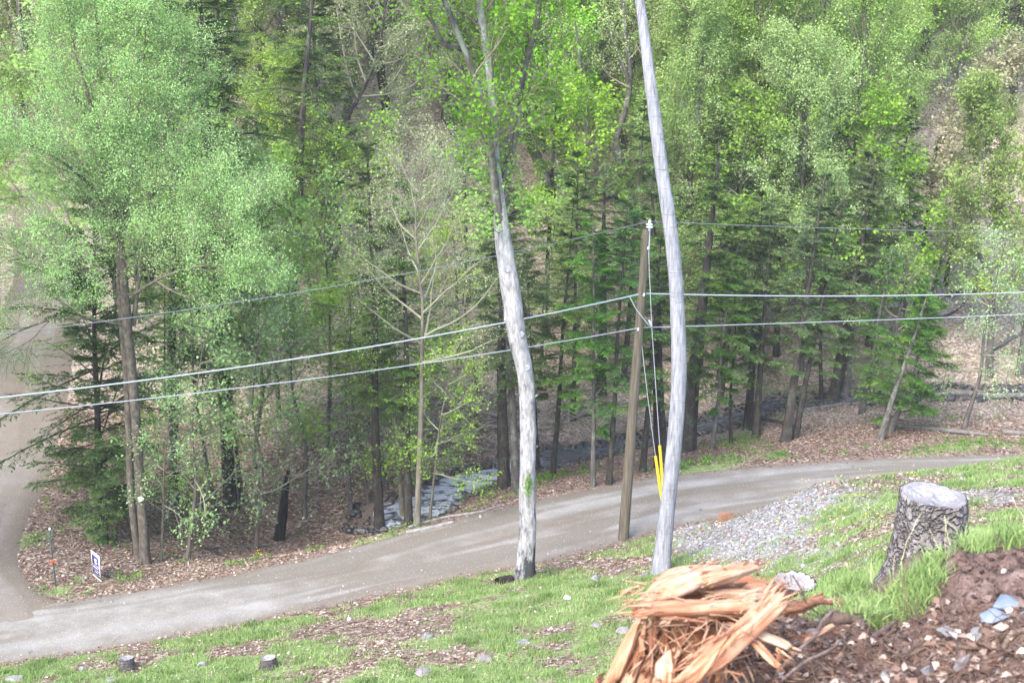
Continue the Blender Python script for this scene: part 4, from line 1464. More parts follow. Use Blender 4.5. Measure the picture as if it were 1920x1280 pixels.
C_, u, v = scatter(26000, -19, 24, 33, 62, rng, k_w)
B_ = np.repeat(C_, 12, 0)
B_[:, :2] += rng.normal(size=(len(B_), 2)) * .12
B_[:, 2] = H(B_[:, 0], B_[:, 1])
n = len(B_)
D = nrm(np.stack([rng.normal(size=n), rng.normal(size=n), rng.uniform(.2, 1.6, n)], -1))
N = nrm(rand_unit(n, rng) + np.array([0, 0, 1.5]))
N = nrm(N - (N * D).sum(-1, keepdims=True) * D)
L = rng.uniform(.06, .14, n)
V, F = quads(B_ + np.array([0, 0, .03]) + rng.random((n, 1)) * np.array([0, 0, .10]), D, N, L, L * .25)
stuff('weeds', make_mesh('weeds', V, F, M['leaf_weed'], attr=np.clip(rng.normal(size=n) * .2 + .55, 0, 1)), 'low green weeds and seedlings dotted through the fallen leaves', 'weeds')

# gravel
def rock_verts(n, rng, seg=6):
    """n small faceted stones: (n, 8 verts) squashed cubes with jitter"""
    c = np.array([[-1, -1, -1], [1, -1, -1], [1, 1, -1], [-1, 1, -1], [-1, -1, 1], [1, -1, 1], [1, 1, 1], [-1, 1, 1]]) * .5
    V = c[None] + rng.normal(size=(n, 8, 3)) * .13
    V[:, 4:, :2] *= rng.uniform(.45, .9, (n, 1, 1))
    F = np.array([[0, 3, 2, 1], [4, 5, 6, 7], [0, 1, 5, 4], [1, 2, 6, 5], [2, 3, 7, 6], [3, 0, 4, 7]])
    return V, F


def stone_stuff(P, s, rng):
    n = len(P)
    V, F = rock_verts(n, rng)
    V = V * (s[:, None, None] * np.array([1, .8, .5]))
    a = rng.random(n) * 6.28
    ca, sa = np.cos(a)[:, None], np.sin(a)[:, None]
    X = V[..., 0] * ca - V[..., 1] * sa
    Yy = V[..., 0] * sa + V[..., 1] * ca
    V = np.stack([X, Yy, V[..., 2]], -1) + P[:, None]
    Fa = (np.arange(n)[:, None, None] * 8 + F[None]).reshape(-1, 4)
    return V.reshape(-1, 3), Fa


def attr_mat(name, stops, rough=.8, spec=.3):
    m, t = new_mat(name)
    t.out(t.bsdf(t.ramp(t.attr(), stops), rough, spec, t.noise(t.coords('Object'), 25, 4, .7), .4, .01))
    return m


M['gravel'] = attr_mat('gravel', [(0, (.09, .085, .082)), (.4, (.18, .178, .18)), (.75, (.27, .27, .28)), (1, (.42, .42, .44))])
rng = np.random.default_rng(103)
P, u, v = scatter(60000, 2, 22, 12, 44, rng, lambda x, y, u, v: (yN(x) - y > .2) & (rng.random(len(x)) < np.clip(masks(x, y)[:, 1] * 1.1 - .2, 0.01, .75)))
s = .02 + .018 * rng.gamma(1.6, 1.0, len(P))
V, F = stone_stuff(P + np.array([0, 0, .005]), np.minimum(s, .16), rng)
stuff('gravel', make_mesh('gravel', V, F, M['gravel'], attr=np.repeat(np.clip(rng.normal(size=len(P)) * .22 + .6, 0, 1), 6)), 'pale grey crushed stones spilled over the bank beside the road', 'gravel')
P, u, v = scatter(3200, -16, 20, 28, 48, rng, lambda x, y, u, v: (y > yN(x) + .1) & (y < yF(x) - .1))
P[:, 2] += .05
s = .012 + .014 * rng.gamma(1.3, 1.0, len(P))
V, F = stone_stuff(P, np.minimum(s, .12), rng)
stuff('road_pebbles', make_mesh('road_pebbles', V, F, M['gravel'], attr=np.repeat(np.clip(rng.normal(size=len(P)) * .25 + .62, 0, 1), 6)), 'small loose pebbles lying on the dirt road', 'pebbles')
# wet dark stones in and beside the stream
P, u, v = scatter(26000, -6, 26, 43, 60, rng, lambda x, y, u, v: (np.abs(y - np.interp(x, *GS)) < stream_w(x) + .7) & (rng.random(len(x)) < np.where(np.abs(y - np.interp(x, *GS)) < stream_w(x) - .2, .10 + .10 * (x > 0), .6)))
s = .07 + .055 * rng.gamma(1.8, 1.0, len(P))
M['wet_stone'] = attr_mat('wet_stone', [(0, (.02, .02, .02)), (.6, (.07, .065, .06)), (1, (.20, .19, .18))], .35, .5)
V, F = stone_stuff(P + np.array([0, 0, .06]), np.minimum(s, .4), rng)
stuff('stream_stones', make_mesh('stream_stones', V, F, M['wet_stone'], attr=np.repeat(np.clip(rng.normal(size=len(P)) * .22 + .4, 0, 1), 6)), 'dark wet stones lining and breaking the stream bed', 'stones')
# dandelions
M['dandelion'] = plain_mat('dandelion', (.85, .55, .03), .7, .2, .1)
rng = np.random.default_rng(104)
pp = [ground_at(uu, vv_) for uu, vv_ in [(1500, 975), (1558, 978), (1505, 905), (1610, 935), (1640, 975), (1700, 890), (1120, 1050), (1575, 895), (1625, 890), (1460, 985), (484, 1036), (478, 1043), (492, 1046), (1530, 1005), (1350, 985), (1590, 960)]]
Vs = []
for p_ in pp:
    for k in range(3):
        c_ = p_ + np.array([rng.normal() * .12, rng.normal() * .12, .09])
        a_ = np.arange(8) * math.pi / 4
        Vs.append(np.concatenate([c_[None] + np.stack([np.cos(a_) * .022, np.sin(a_) * .022, 0 * a_], -1), c_[None] + [[0, 0, .02]]]))
F = np.concatenate([np.array([[k * 9 + i, k * 9 + (i + 1) % 8, k * 9 + 8] for i in range(8)]) for k in range(len(Vs))])
stuff('dandelions', make_mesh('dandelions', np.concatenate(Vs), F, M['dandelion']), 'scattered yellow dandelion heads in the grass and gravel', 'flowers')

# ------------------------------------------------------------------ single stones
def rock_mesh(name, size, seed, mat, npt=26, flat=1.0, angular=.2):
    rr = random.Random(seed)
    bmq = bmesh.new()
    for k in range(npt):
        v_ = Vector((rr.gauss(0, 1), rr.gauss(0, 1), rr.gauss(0, 1))).normalized() * (1 - angular * rr.random())
        bmq.verts.new((v_.x * size[0] * .5, v_.y * size[1] * .5, v_.z * size[2] * .5))
    r_ = bmesh.ops.convex_hull(bmq, input=bmq.verts)
    bmesh.ops.delete(bmq, geom=[g for g in r_['geom_interior'] if isinstance(g, bmesh.types.BMVert)], context='VERTS')
    bmesh.ops.bevel(bmq, geom=bmq.edges[:], offset=min(size) * .03, segments=1, affect='EDGES')
    me = bpy.data.meshes.new(name)
    bmq.to_mesh(me)
    bmq.free()
    me.materials.append(mat)
    return me


M['rock'] = plain_mat('rock', (.20, .195, .195), .85, .25, .45, 9, bstr=.6)
M['rock_white'] = plain_mat('rock_white', (.40, .39, .40), .7, .3, .15, 6)
M['rock_blue'] = plain_mat('rock_blue', (.16, .19, .24), .55, .4, .35, 7, bstr=.5)
M['rock_red'] = plain_mat('rock_red', (.25, .14, .09), .85, .2, .25, 9)
M['rock_mauve'] = plain_mat('rock_mauve', (.19, .165, .17), .8, .25, .35, 9, bstr=.6)
rocks = [  # label, pixel, size in px (w, h), material
    ('upright small white stone at the upper left of the grassy bank', (655, 1163), (13, 17), 'rock_white'),
    ('rounded grey stone in the grass near the bottom left corner', (155, 1256), (22, 14), 'rock'),
    ('grey stone cut by the bottom left corner of the picture', (28, 1274), (42, 20), 'rock'),
    ('small mottled pale stone between the two small stumps', (380, 1248), (26, 16), 'rock'),
    ('flat dark stone by the bottom edge left of the second small stump', (208, 1278), (36, 10), 'rock'),
    ('reddish brown brick-like block on the gravel patch', (1361, 978), (24, 20), 'rock_red'),
    ('long flat grey stone in the grass left of the silver trunk', (1120, 1086), (40, 18), 'rock'),
    ('flat pale stone in the grass below the maple foot', (1064, 1122), (26, 14), 'rock_white'),
    ('flat grey stone sunk in the middle of the lower bank', (800, 1196), (40, 18), 'rock'),
    ('broad grey slab half buried near the bottom centre', (795, 1262), (64, 22), 'rock_mauve'),
    ('grey slab buried in the grass just above the broad bottom slab', (905, 1238), (54, 16), 'rock_mauve'),
    ('dark flat stone in the grass left of the split wood pile', (1122, 1174), (34, 14), 'rock_mauve'),
    ('weathered grey lump close to the left side of the split wood pile', (1172, 1186), (44, 26), 'rock_mauve'),
    ('pale blue stone peeking from behind the split wood pile', (1184, 1224), (26, 34), 'rock_white'),
    ('grey stones patch in the grass above the bottom edge', (975, 1205), (46, 16), 'rock'),
    ('whitish flat stone on the road shoulder below the stream', (928, 984), (24, 7), 'rock_white'),
    ('small white stone beside the navy yard sign', (161, 1084), (9, 6), 'rock_white'),
    ('white stone at the road edge beside the pole foot', (1232, 1009), (20, 9), 'rock_white'),
    ('mossy rock beside the foot of the silver trunk', (1213, 1080), (32, 22), 'rock_mauve'),
    ('small black stone in the grass left of the maple foot', (828, 1143), (10, 7), 'wet_stone'),
]
for k, (lb, px, sz_, mt) in enumerate(rocks):
    b = ground_at(*px)
    dist = np.linalg.norm(b - CAM)
    w_, h_ = sz_[0] * dist / FPX, sz_[1] * dist / FPX
    me = rock_mesh('stone', (w_, w_ * .8, h_ * 1.2), 50 + k, M[mt], angular=.45, npt=18)
    if mt == 'rock_red':
        bmq = bmesh.new()
        bmesh.ops.create_cube(bmq, size=1)
        for v_ in bmq.verts:
            v_.co = Vector((v_.co.x * w_ + random.uniform(-.015, .015), v_.co.y * w_ * .6 + random.uniform(-.015, .015), v_.co.z * h_ + random.uniform(-.015, .015)))
        bmesh.ops.bevel(bmq, geom=bmq.edges[:], offset=.02, segments=2, affect='EDGES')
        me = bpy.data.meshes.new('stone')
        bmq.to_mesh(me)
        bmq.free()
        me.materials.append(M[mt])
    o = thing('stone', lb, 'stone', b + np.array([0, 0, h_ * (.4 if mt == 'rock_red' else .04)]), None, me)
    o.rotation_euler = (0, 0, k * 1.3 if mt != 'rock_red' else .35)

# ------------------------------------------------------------------ stumps
M['cut_wood'] = None


def cut_material():
    m, t = new_mat('cut_wood')
    co = t.coords('Object')
    wv = t.n('TexWave', {'Scale': 9.0, 'Distortion': 2.5, 'Detail': 3.0}, wave_type='RINGS', rings_direction='Z')
    t.t.links.new(co, wv.inputs['Vector'])
    n = t.noise(co, 6, 5, .7)
    col = t.mix(t.math('MULTIPLY', wv.outputs[0], .4), (.27, .255, .255), (.15, .14, .14))
    col = t.mix(t.ramp(n, [(.45, (0, 0, 0)), (.68, (1, 1, 1))]), col, (.12, .11, .12))
    t.out(t.bsdf(col, .9, .15, t.math('ADD', n, t.math('MULTIPLY', wv.outputs[0], .3)), .6, .01))
    return m


M['cut_wood'] = cut_material()


def stump_bark():
    m, t = new_mat('bark_stump')
    co = t.coords('Object', (1, 1, .32))
    n1 = t.noise(co, 9, 6, .75)
    wv = t.n('VectorMath', {0: co, 1: t.n('TexNoise', {'Scale': 4.0, 'Detail': 4.0}).outputs[1]}, operation='ADD').outputs[0]
    ed = t.voro(wv, 7, 'DISTANCE_TO_EDGE')
    e2 = t.voro(t.coords('Object', (1, 1, .6)), 34, 'DISTANCE_TO_EDGE')
    col = t.ramp(n1, [(.3, (.10, .085, .085)), (.5, (.19, .17, .168)), (.7, (.30, .28, .28))])
    col = t.mix(t.ramp(ed, [(.01, (.75, .75, .75)), (.07, (0, 0, 0))]), col, (.06, .052, .05))
    col = t.mix(t.ramp(e2, [(.02, (.3, .3, .3)), (.12, (0, 0, 0))]), col, (.09, .08, .08))
    hgt = t.math('ADD', t.math('MULTIPLY', t.ramp(ed, [(0, (0, 0, 0)), (.2, (1, 1, 1))]), 1.2), n1)
    t.out(t.bsdf(col, .95, .1, hgt, 1.0, .03))
    return m

M['bark_stump'] = stump_bark()


def stump(name, label, base, rt, hh, flares, tilt=(0, 0), seg=110, rows=60, bark='bark_stump', rough=.06, seed=1, hollow=.03):
    """bark wall with root flares and a recessed ringed top"""
    a = np.arange(seg) * 2 * math.pi / seg
    z = np.linspace(-.15, 1, rows)
    A, Z = np.meshgrid(a, z)
    r = np.full(A.shape, rt) * (1 + .10 * (1 - np.clip(Z, 0, 1)))
    for (fa, fs, fw, fl) in flares:
        dd = np.angle(np.exp(1j * (A - fa)))
        r = r + rt * fs * np.exp(-(dd / fw) ** 2) * np.exp(-np.clip(Z, -.15, 1) / fl)
    ca, sa = np.cos(A), np.sin(A)
    # bark plates: ridges running up, warped, broken across
    wx = A * rt / .045 + 1.6 * noise3(ca * 2, sa * 2, Z * hh / .16, seed)
    ridge = np.abs(np.sin(wx * 1.0)) ** .6
    brk = noise3(ca * 3, sa * 3, Z * hh / .05, seed + 7)
    fine = noise3(ca * rt / .02, sa * rt / .02, Z * hh / .025, seed + 9)
    r = r + rt * rough * (ridge - .6) + rt * rough * .45 * brk + rt * rough * .35 * fine + rt * .05 * noise3(ca * 1.5, sa * 1.5, Z * 1.2, seed + 2)
    r[-1] *= .975
    zz = Z * hh + r * np.cos(A - tilt[1]) * tilt[0] * np.clip(Z, 0, 1)
    V = np.stack([r * ca, r * sa, zz], -1).reshape(-1, 3)
    i, j = np.meshgrid(np.arange(seg), np.arange(rows - 1))
    F = np.stack([j * seg + i, j * seg + (i + 1) % seg, (j + 1) * seg + (i + 1) % seg, (j + 1) * seg + i], -1).reshape(-1, 4)
    root = thing(name, label, 'tree stump', base)
    link('bark', make_mesh('bark', V, F, M[bark], smooth=True), root)
    # cut top
    K = 12
    rim = r[-1] * .985
    rr = np.linspace(1, 0.02, K)[:, None] * rim[None]
    aa = np.broadcast_to(a[None], rr.shape)
    zt = hh + rr * np.cos(aa - tilt[1]) * tilt[0] - hollow * sstep(0, .5, 1 - rr / rt) * (1 + .6 * noise2(np.cos(aa) * rr * 20, np.sin(aa) * rr * 20, seed)) + .004 * noise2(np.cos(aa) * rr * 90, np.sin(aa) * rr * 90, seed)
    V = np.stack([rr * np.cos(aa), rr * np.sin(aa), zt - .004], -1).reshape(-1, 3)
    i, j = np.meshgrid(np.arange(seg), np.arange(K - 1))
    F = np.stack([j * seg + i, j * seg + (i + 1) % seg, (j + 1) * seg + (i + 1) % seg, (j + 1) * seg + i], -1).reshape(-1, 4)
    link('cut_top', make_mesh('cut_top', V, F, M['cut_wood'], smooth=True), root)
    return root


b = at(1738, 1062, 9.6)
gz = float(H(b[0], b[1]))
b[2] = gz - .02
topz = at(1740, 926, 9.6)[2]
stump('tree_stump', 'large weathered grey tree stump with spreading roots in tall grass at right', b, .232, topz - b[2],
      [(math.pi * 1.08, 1.5, .42, .34), (math.pi * 1.4, .5, .3, .3), (math.pi * 1.72, .7, .35, .35), (0.1, .75, .5, .5), (2.2, .4, .5, .3), (math.pi * .95, .4, .25, .2)], (.10, 2.7), seed=3, rough=.075)
b = ground_at(1490, 1122)
d_ = np.linalg.norm(b - CAM)
stump('tree_stump', 'low dark hollow stump behind the split wood pile', b - np.array([0, 0, .05]), .5 * 76 * d_ / FPX, 42 * d_ / FPX, [(3.6, .25, .5, .4), (5.2, .2, .4, .4)], (.06, 2), bark='bark_dark', rough=.09, seed=5, hollow=.16)
for lb, px, w_, h_, sd_ in [('small dark rotted stump near the bottom left corner', (239, 1257), 25, 24, 11), ('small grey stump right of the first one on the lower left bank', (504, 1252), 27, 20, 12)]:
    b = ground_at(*px)
    d_ = np.linalg.norm(b - CAM)
    stump('tree_stump', lb, b, .5 * w_ * d_ / FPX, h_ * d_ / FPX * 1.05, [(.5, .3, .5, .3), (3, .3, .5, .3)], (.12, sd_), seg=40, rows=16, rough=.10, seed=sd_)

# ------------------------------------------------------------------ fallen wood
M['log_pale'] = bark_mat('log_pale', (.10, .09, .08), (.20, .185, .165), (.33, .31, .29), zs=1, scale=6, rnd=.2)
M['log_white'] = bark_mat('log_white', (.20, .19, .18), (.34, .325, .31), (.46, .45, .44), zs=1, scale=6, rnd=.1)
M['log_dark'] = bark_mat('log_dark', (.02, .016, .013), (.06, .045, .038), (.14, .10, .08), zs=1, scale=6, rnd=.2)


def log(label, px, w, mat, name='fallen_log', lift=.0, twigs=0, seed=0, cat='log'):
    rng = np.random.default_rng(seed + 500)
    G = np.array([ground_at(*p_) for p_ in px])
    b = G[0].copy()
    d_ = np.linalg.norm(G - CAM, axis=1)
    r = .5 * np.array(w) * d_ / FPX if np.ndim(w) else .5 * w * d_ / FPX
    Gl = G - b
    Gl[:, 2] += r * .75 + lift
    n = max(10, 7 * len(px))
    S_ = resample(Gl, n)
    me = trunk_mesh('log', S_, .1, M[mat], sides=9, n=n * 2, radii=(np.linspace(0, 1, len(px)), r), flare=0, rough=.14, seed=seed)
    if not twigs:
        return thing(name, label, cat, b, None, me)
    root = thing(name, label, cat, b)
    link('stem', me, root)
    A_, T_, r_, t_ = children(S_[None], np.full((1, n), .05), twigs, .2, 1, rng)
    Pb = grow(A_, turn(T_, np.radians(rng.uniform(30, 70, twigs)), rng), rng.uniform(.5, 1.8, twigs), 6, 0, .15, rng)
    Pb[..., 2] = np.maximum(Pb[..., 2], 0.05)
    V, F = tubes(Pb, taper(np.full(twigs, .03), 6, .2), 5)
    link('branches', make_mesh('branches', V, F, M[mat]), root)
    return root


log('whitish fallen log at the roadside below the stream pool', [(760, 1001), (800, 994), (850, 982)], [8, 8, 7], 'log_white', seed=1)
log('thin pale pole lying just behind the whitish log', [(765, 991), (830, 972), (905, 960), (940, 948)], [5, 5, 4, 3], 'log_white', seed=2)
log('straight barkless log lying among ferns at the right roadside', [(1682, 801), (1760, 808), (1850, 818)], [10, 9, 7], 'log_pale', seed=3)
log('long grey forked log lying along the stream at far right', [(1725, 748), (1800, 741), (1850, 746), (1925, 744)], [8, 11, 11, 9], 'log_pale', twigs=5, seed=4)
log('short grey log at the right edge near the road', [(1880, 812), (1935, 818)], [9, 9], 'log_pale', seed=5)
log('black charred log lying on the open leafy slope', [(1772, 557), (1810, 551), (1846, 546)], [9, 12, 9], 'log_dark', seed=6)
log('slanting thin log on the slope behind the straight grey tree', [(1840, 672), (1880, 650), (1935, 622)], [7, 7, 6], 'log_pale', seed=7, lift=.1)
log('dark thin branch curving below the black charred log', [(1742, 602), (1780, 592), (1815, 562)], [4, 4, 3], 'log_dark', name='fallen_branch', seed=8, cat='branch')
log('mossy yellowish log beyond the stream left of the pole', [(1060, 790), (1100, 780), (1140, 778)], [11, 12, 8], 'log_pale', seed=9)
log('bleached stick lying on the far stream bank by the pool', [(818, 878), (860, 876), (900, 866)], [4, 4, 3], 'log_pale', name='fallen_branch', seed=10, cat='branch')
log('long thin stick between the charred snag and the birch clump', [(380, 1030), (450, 1026), (520, 1022)], [4, 4, 3], 'log_pale', name='fallen_branch', seed=11, cat='branch')
log('dark stick slanting in the pit behind the thin saplings', [(365, 1018), (400, 1036), (425, 1046)], [5, 5, 4], 'log_dark', name='fallen_branch', seed=12, cat='branch')
log('dark log bridging the stream right of the silver trunk', [(1400, 792), (1450, 800), (1500, 812)], [7, 7, 6], 'log_dark', seed=13, lift=.2)
log('pale log across the stream behind the crossing pair', [(1500, 772), (1570, 762), (1640, 756)], [7, 7, 5], 'log_pale', seed=14)
log('grey log under the hillside trunks at far right', [(1700, 700), (1760, 690), (1800, 700)], [6, 6, 5], 'log_pale', seed=15)
log('broken curved branch arching over the pit left of the dark trunk', [(355, 936), (372, 930), (398, 950)], [5, 5, 3], 'log_pale', name='fallen_branch', seed=16, cat='branch', lift=.5)
log('small wood block lying at the foot of the whitish maple', [(933, 1096), (958, 1090)], [16, 15], 'log_dark', name='wood_block', seed=17, cat='wood block')
# tangle of dead branches above the pool
rng = np.random.default_rng(120)
n = 900
c0 = np.array([ground_at(*p_) for p_ in [(880, 800), (830, 770), (930, 790), (890, 830), (860, 790), (910, 770), (1050, 800), (900, 750), (800, 740), (1060, 760), (1000, 790), (700, 760), (1180, 800), (1380, 760), (760, 790), (640, 790)]])
ci = rng.integers(0, len(c0), n)
S_ = c0[ci] + rng.normal(size=(n, 3)) * np.array([1.1, .6, 0])
S_[:, 2] = H(S_[:, 0], S_[:, 1]) + rng.uniform(.05, .7, n)
D = nrm(np.stack([rng.normal(size=n), rng.normal(size=n) * .6, rng.normal(size=n) * .28], -1))
P = grow(S_, D, rng.uniform(.5, 2.6, n), 7, -.03, .16, rng)
P[..., 2] = np.maximum(P[..., 2], H(P[..., 0], P[..., 1]) + .03)
V, F = tubes(P, taper(rng.uniform(.012, .036, n), 7, .3), 4)
m_b = bark_mat('brush', (.12, .10, .09), (.30, .275, .25), (.55, .52, .49), zs=1, scale=1.2, rnd=0)
stuff('brush_pile', make_mesh('brush_pile', V, F, m_b), 'tangled dead branches heaped on the bank above the stream', 'dead branches')

# ------------------------------------------------------------------ yard sign and marker post
M['sign_white'] = plain_mat('sign_white', (.74, .72, .78), .5, .3, .05)
M['sign_navy'] = plain_mat('sign_navy', (.035, .035, .16), .5, .3, .08)
M['post_green'] = plain_mat('post_green', (.03, .075, .06), .6, .3, .15)
M['ribbon'] = plain_mat('ribbon', (.85, .10, .03), .6, .3, .1)
b = ground_at(182, 1091)
root = thing('yard_sign', 'small white and navy yard sign seen at a slant by the roadside', 'sign', b)
# panel corners from its outline: the panel stands on wire legs and turns almost edge-on
Yb = b[1]
c_tr = at(185.5, 1042, Yb - .02)
c_br = at(188, 1082, Yb - .02)
c_tl = at(170.3, 1030, Yb + .42)
c_bl = at(173.5, 1070, Yb + .42)
Ux = (c_tr - c_tl)
Uz = (c_bl - c_tl)
wS = np.linalg.norm(Ux)
hS = np.linalg.norm(Uz)
Ux, Uz = Ux / wS, -Uz / hS
Un = np.cross(Ux, Uz)
Un /= np.linalg.norm(Un)
if Un[1] > 0:
    Un = -Un
O_ = c_tl - b


def panel(name, x0, x1, z0, z1, off, th, mat, parent):
    """box on the sign plane: x 0..1 across, z 0..1 down from the top"""
    c = []
    for k in (0, 1):
        for (x, z) in ((x0, z0), (x1, z0), (x1, z1), (x0, z1)):
            c.append(O_ + Ux * wS * x - Uz * hS * z + Un * (off + k * th))
    F = np.array([[0, 1, 2, 3], [4, 7, 6, 5], [0, 4, 5, 1], [1, 5, 6, 2], [2, 6, 7, 3], [3, 7, 4, 0]])
    return link(name, make_mesh(name, np.array(c), F, mat), parent)


panel('board', 0, 1, 0, 1, -.006, .012, M['sign_white'], root)
f0 = .0075
panel('navy_panel', .11, .91, .13, .56, f0, .003, M['sign_navy'], root)
panel('navy_panel', .11, .91, .59, .77, f0, .003, M['sign_navy'], root)
panel('navy_panel', .11, .91, .80, .96, f0, .003, M['sign_navy'], root)
f1 = .0125
panel('emblem', .40, .68, .27, .38, f1, .002, M['sign_white'], root)
panel('emblem', .44, .72, .40, .50, f1, .002, M['sign_white'], root)
for k in range(5):
    panel('lettering', .22 + k * .12, .31 + k * .12, .655, .71, f1, .002, M['sign_white'], root)
for k in range(4):
    panel('lettering', .36 + k * .11, .43 + k * .11, .85, .90, f1, .002, M['sign_white'], root)
for x in (.12, .88):
    p0 = O_ + Ux * wS * x - Uz * hS * .7
    p1 = p0.copy()
    p1[2] = -.1
    tube_part('leg', [p0 - Un * .008, p1], .005, M['galv'], root, 6)
p0 = O_ + Ux * wS * .05 - Uz * hS * 1.14
p1 = O_ + Ux * wS * 1.03 - Uz * hS * 1.17
tube_part('ground_bar', [p0, p1], .012, M['sign_white'], root, 6)

b = ground_at(105, 1100)
root = thing('marker_post', 'thin dark green steel post with an orange ribbon left of the sign', 'post', b)
P = px_path([(105, 1102), (98, 1040), (93, 991)], b[1])
tube_part('post', local(P, b), .022, M['post_green'], root, 6)
tube_part('cap', local(px_path([(93.2, 993), (93, 989)], b[1]), b), .026, M['sign_white'], root, 8)
c_ = local(px_path([(99.5, 1050)], b[1]), b)[0]
rng = np.random.default_rng(8)
tube_part('ribbon_knot', [c_ + [-.03, -.03, 0.01], c_ + [.03, -.03, .0]], .035, M['ribbon'], root, 8)
for k in range(5):
    a_ = c_ + np.array([0, -.045, 0])
    q_ = np.array([a_, a_ + [.05 - .03 * k, -.02, .05 - .035 * k], a_ + [.09 - .045 * k, -.01, .02 - .05 * k]])
    V = np.concatenate([q_ + [0, 0, .018], q_ - [0, 0, .018]])
    link('ribbon', make_mesh('ribbon', V, np.array([[0, 1, 4, 3], [1, 2, 5, 4]]), M['ribbon']), root)

# ------------------------------------------------------------------ foreground: soil heap, split wood, roots, stones
_cu = np.array([900, 1000, 1100, 1200, 1300, 1400, 1500, 1600, 1700, 1780, 1830, 1870, 1920, 2000, 2200])
_cv = np.array([1520, 1450, 1380, 1300, 1235, 1187, 1160, 1165, 1160, 1130, 1090, 1066, 1058, 1045, 1020])
_cx = (_cu - 960) / FPX * 5.15
_cz = np.array([at(960, v_, 5.0)[2] for v_ in _cv])


def Hm(x, y, fine=True):
    z = np.interp(x, _cx, _cz)
    z = z + np.where(y < 5, .22 * (5 - y), -.35 * (y - 5) - .5 * np.maximum(y - 5.4, 0) ** 2)
    if fine:
        z = z + (.085 * fbm2(x / .26, y / .26, 201, 4)) + .07 * np.abs(fbm2(x / .09, y / .09, 205, 4)) - .02 + .012 * noise2(x / .025, y / .025, 207)
    return z


def mound_at(u, v):
    d = ray(u, v)
    d = d / d[1]
    yy = np.arange(2.2, 6.5, .004)
    P = CAM + yy[:, None] * d
    below = P[:, 2] < Hm(P[:, 0], P[:, 1])
    k = int(np.argmax(below)) if below.any() else int((5.0 - 2.2) / .004)
    return P[k]


def soil_material():
    m, t = new_mat('soil')
    co = t.coords('Object')
    n1 = t.noise(co, 9, 8, .75)
    n2 = t.noise(co, 60, 5, .75)
    col = t.ramp(n1, [(.32, (.04, .023, .019)), (.5, (.13, .084, .070)), (.68, (.25, .185, .16))])
    col = t.mix(t.ramp(n2, [(.5, (0, 0, 0)), (.68, (.7, .7, .7))]), col, (.24, .18, .155))
    t.out(t.bsdf(col, .95, .12, t.math('ADD', n1, t.math('MULTIPLY', n2, .5)), .9, .02))
    return m


M['soil'] = soil_material()
xs = np.arange(-.6, 3.2, .016)
ys = np.concatenate([np.arange(1.6, 2.8, .08), np.arange(2.8, 5.5, .016), np.arange(5.5, 7.2, .06)])
struct('soil_heap', grid_mesh('soil_heap', xs, ys, lambda x, y: Hm(x, y), M['soil']))


# fibrous split wood
def wood_material(name, c_lo, c_mid, c_hi):
    m, t = new_mat(name)
    co = t.coords('Object', (1, 14, 14))
    n1 = t.noise(co, 3.0, 6, .7)
    n2 = t.noise(t.coords('Object', (1, 30, 30)), 5.0, 4, .7)
    n3 = t.noise(t.coords('Object'), 7, 3, .6)
    col = t.ramp(n1, [(.30, c_lo), (.5, c_mid), (.7, c_hi)])
    col = t.mix(t.ramp(n2, [(.35, (.8, .8, .8)), (.5, (0, 0, 0))]), col, t.mix(1.0, col, (.62, .42, .32), 'MULTIPLY'))
    col = t.mix(t.ramp(n3, [(.5, (0, 0, 0)), (.75, (.8, .8, .8))]), col, c_hi)
    t.out(t.bsdf(col, .75, .25, t.math('ADD', n1, n2), .8, .006))
    return m


M['wood'] = wood_material('split_wood', (.26, .10, .048), (.42, .20, .115), (.56, .35, .235))
M['wood_pale'] = wood_material('split_wood_pale', (.34, .165, .09), (.48, .29, .185), (.60, .45, .335))
M['wood_red'] = wood_material('split_wood_red', (.09, .035, .02), (.23, .10, .055), (.42, .22, .12))
M['root_bark'] = bark_mat('root_bark', (.075, .042, .032), (.155, .10, .078), (.27, .20, .16), zs=1, scale=12, rnd=.3)
M['stick'] = bark_mat('stick', (.12, .08, .06), (.24, .17, .135), (.42, .33, .28), zs=1, scale=12, rnd=.3)


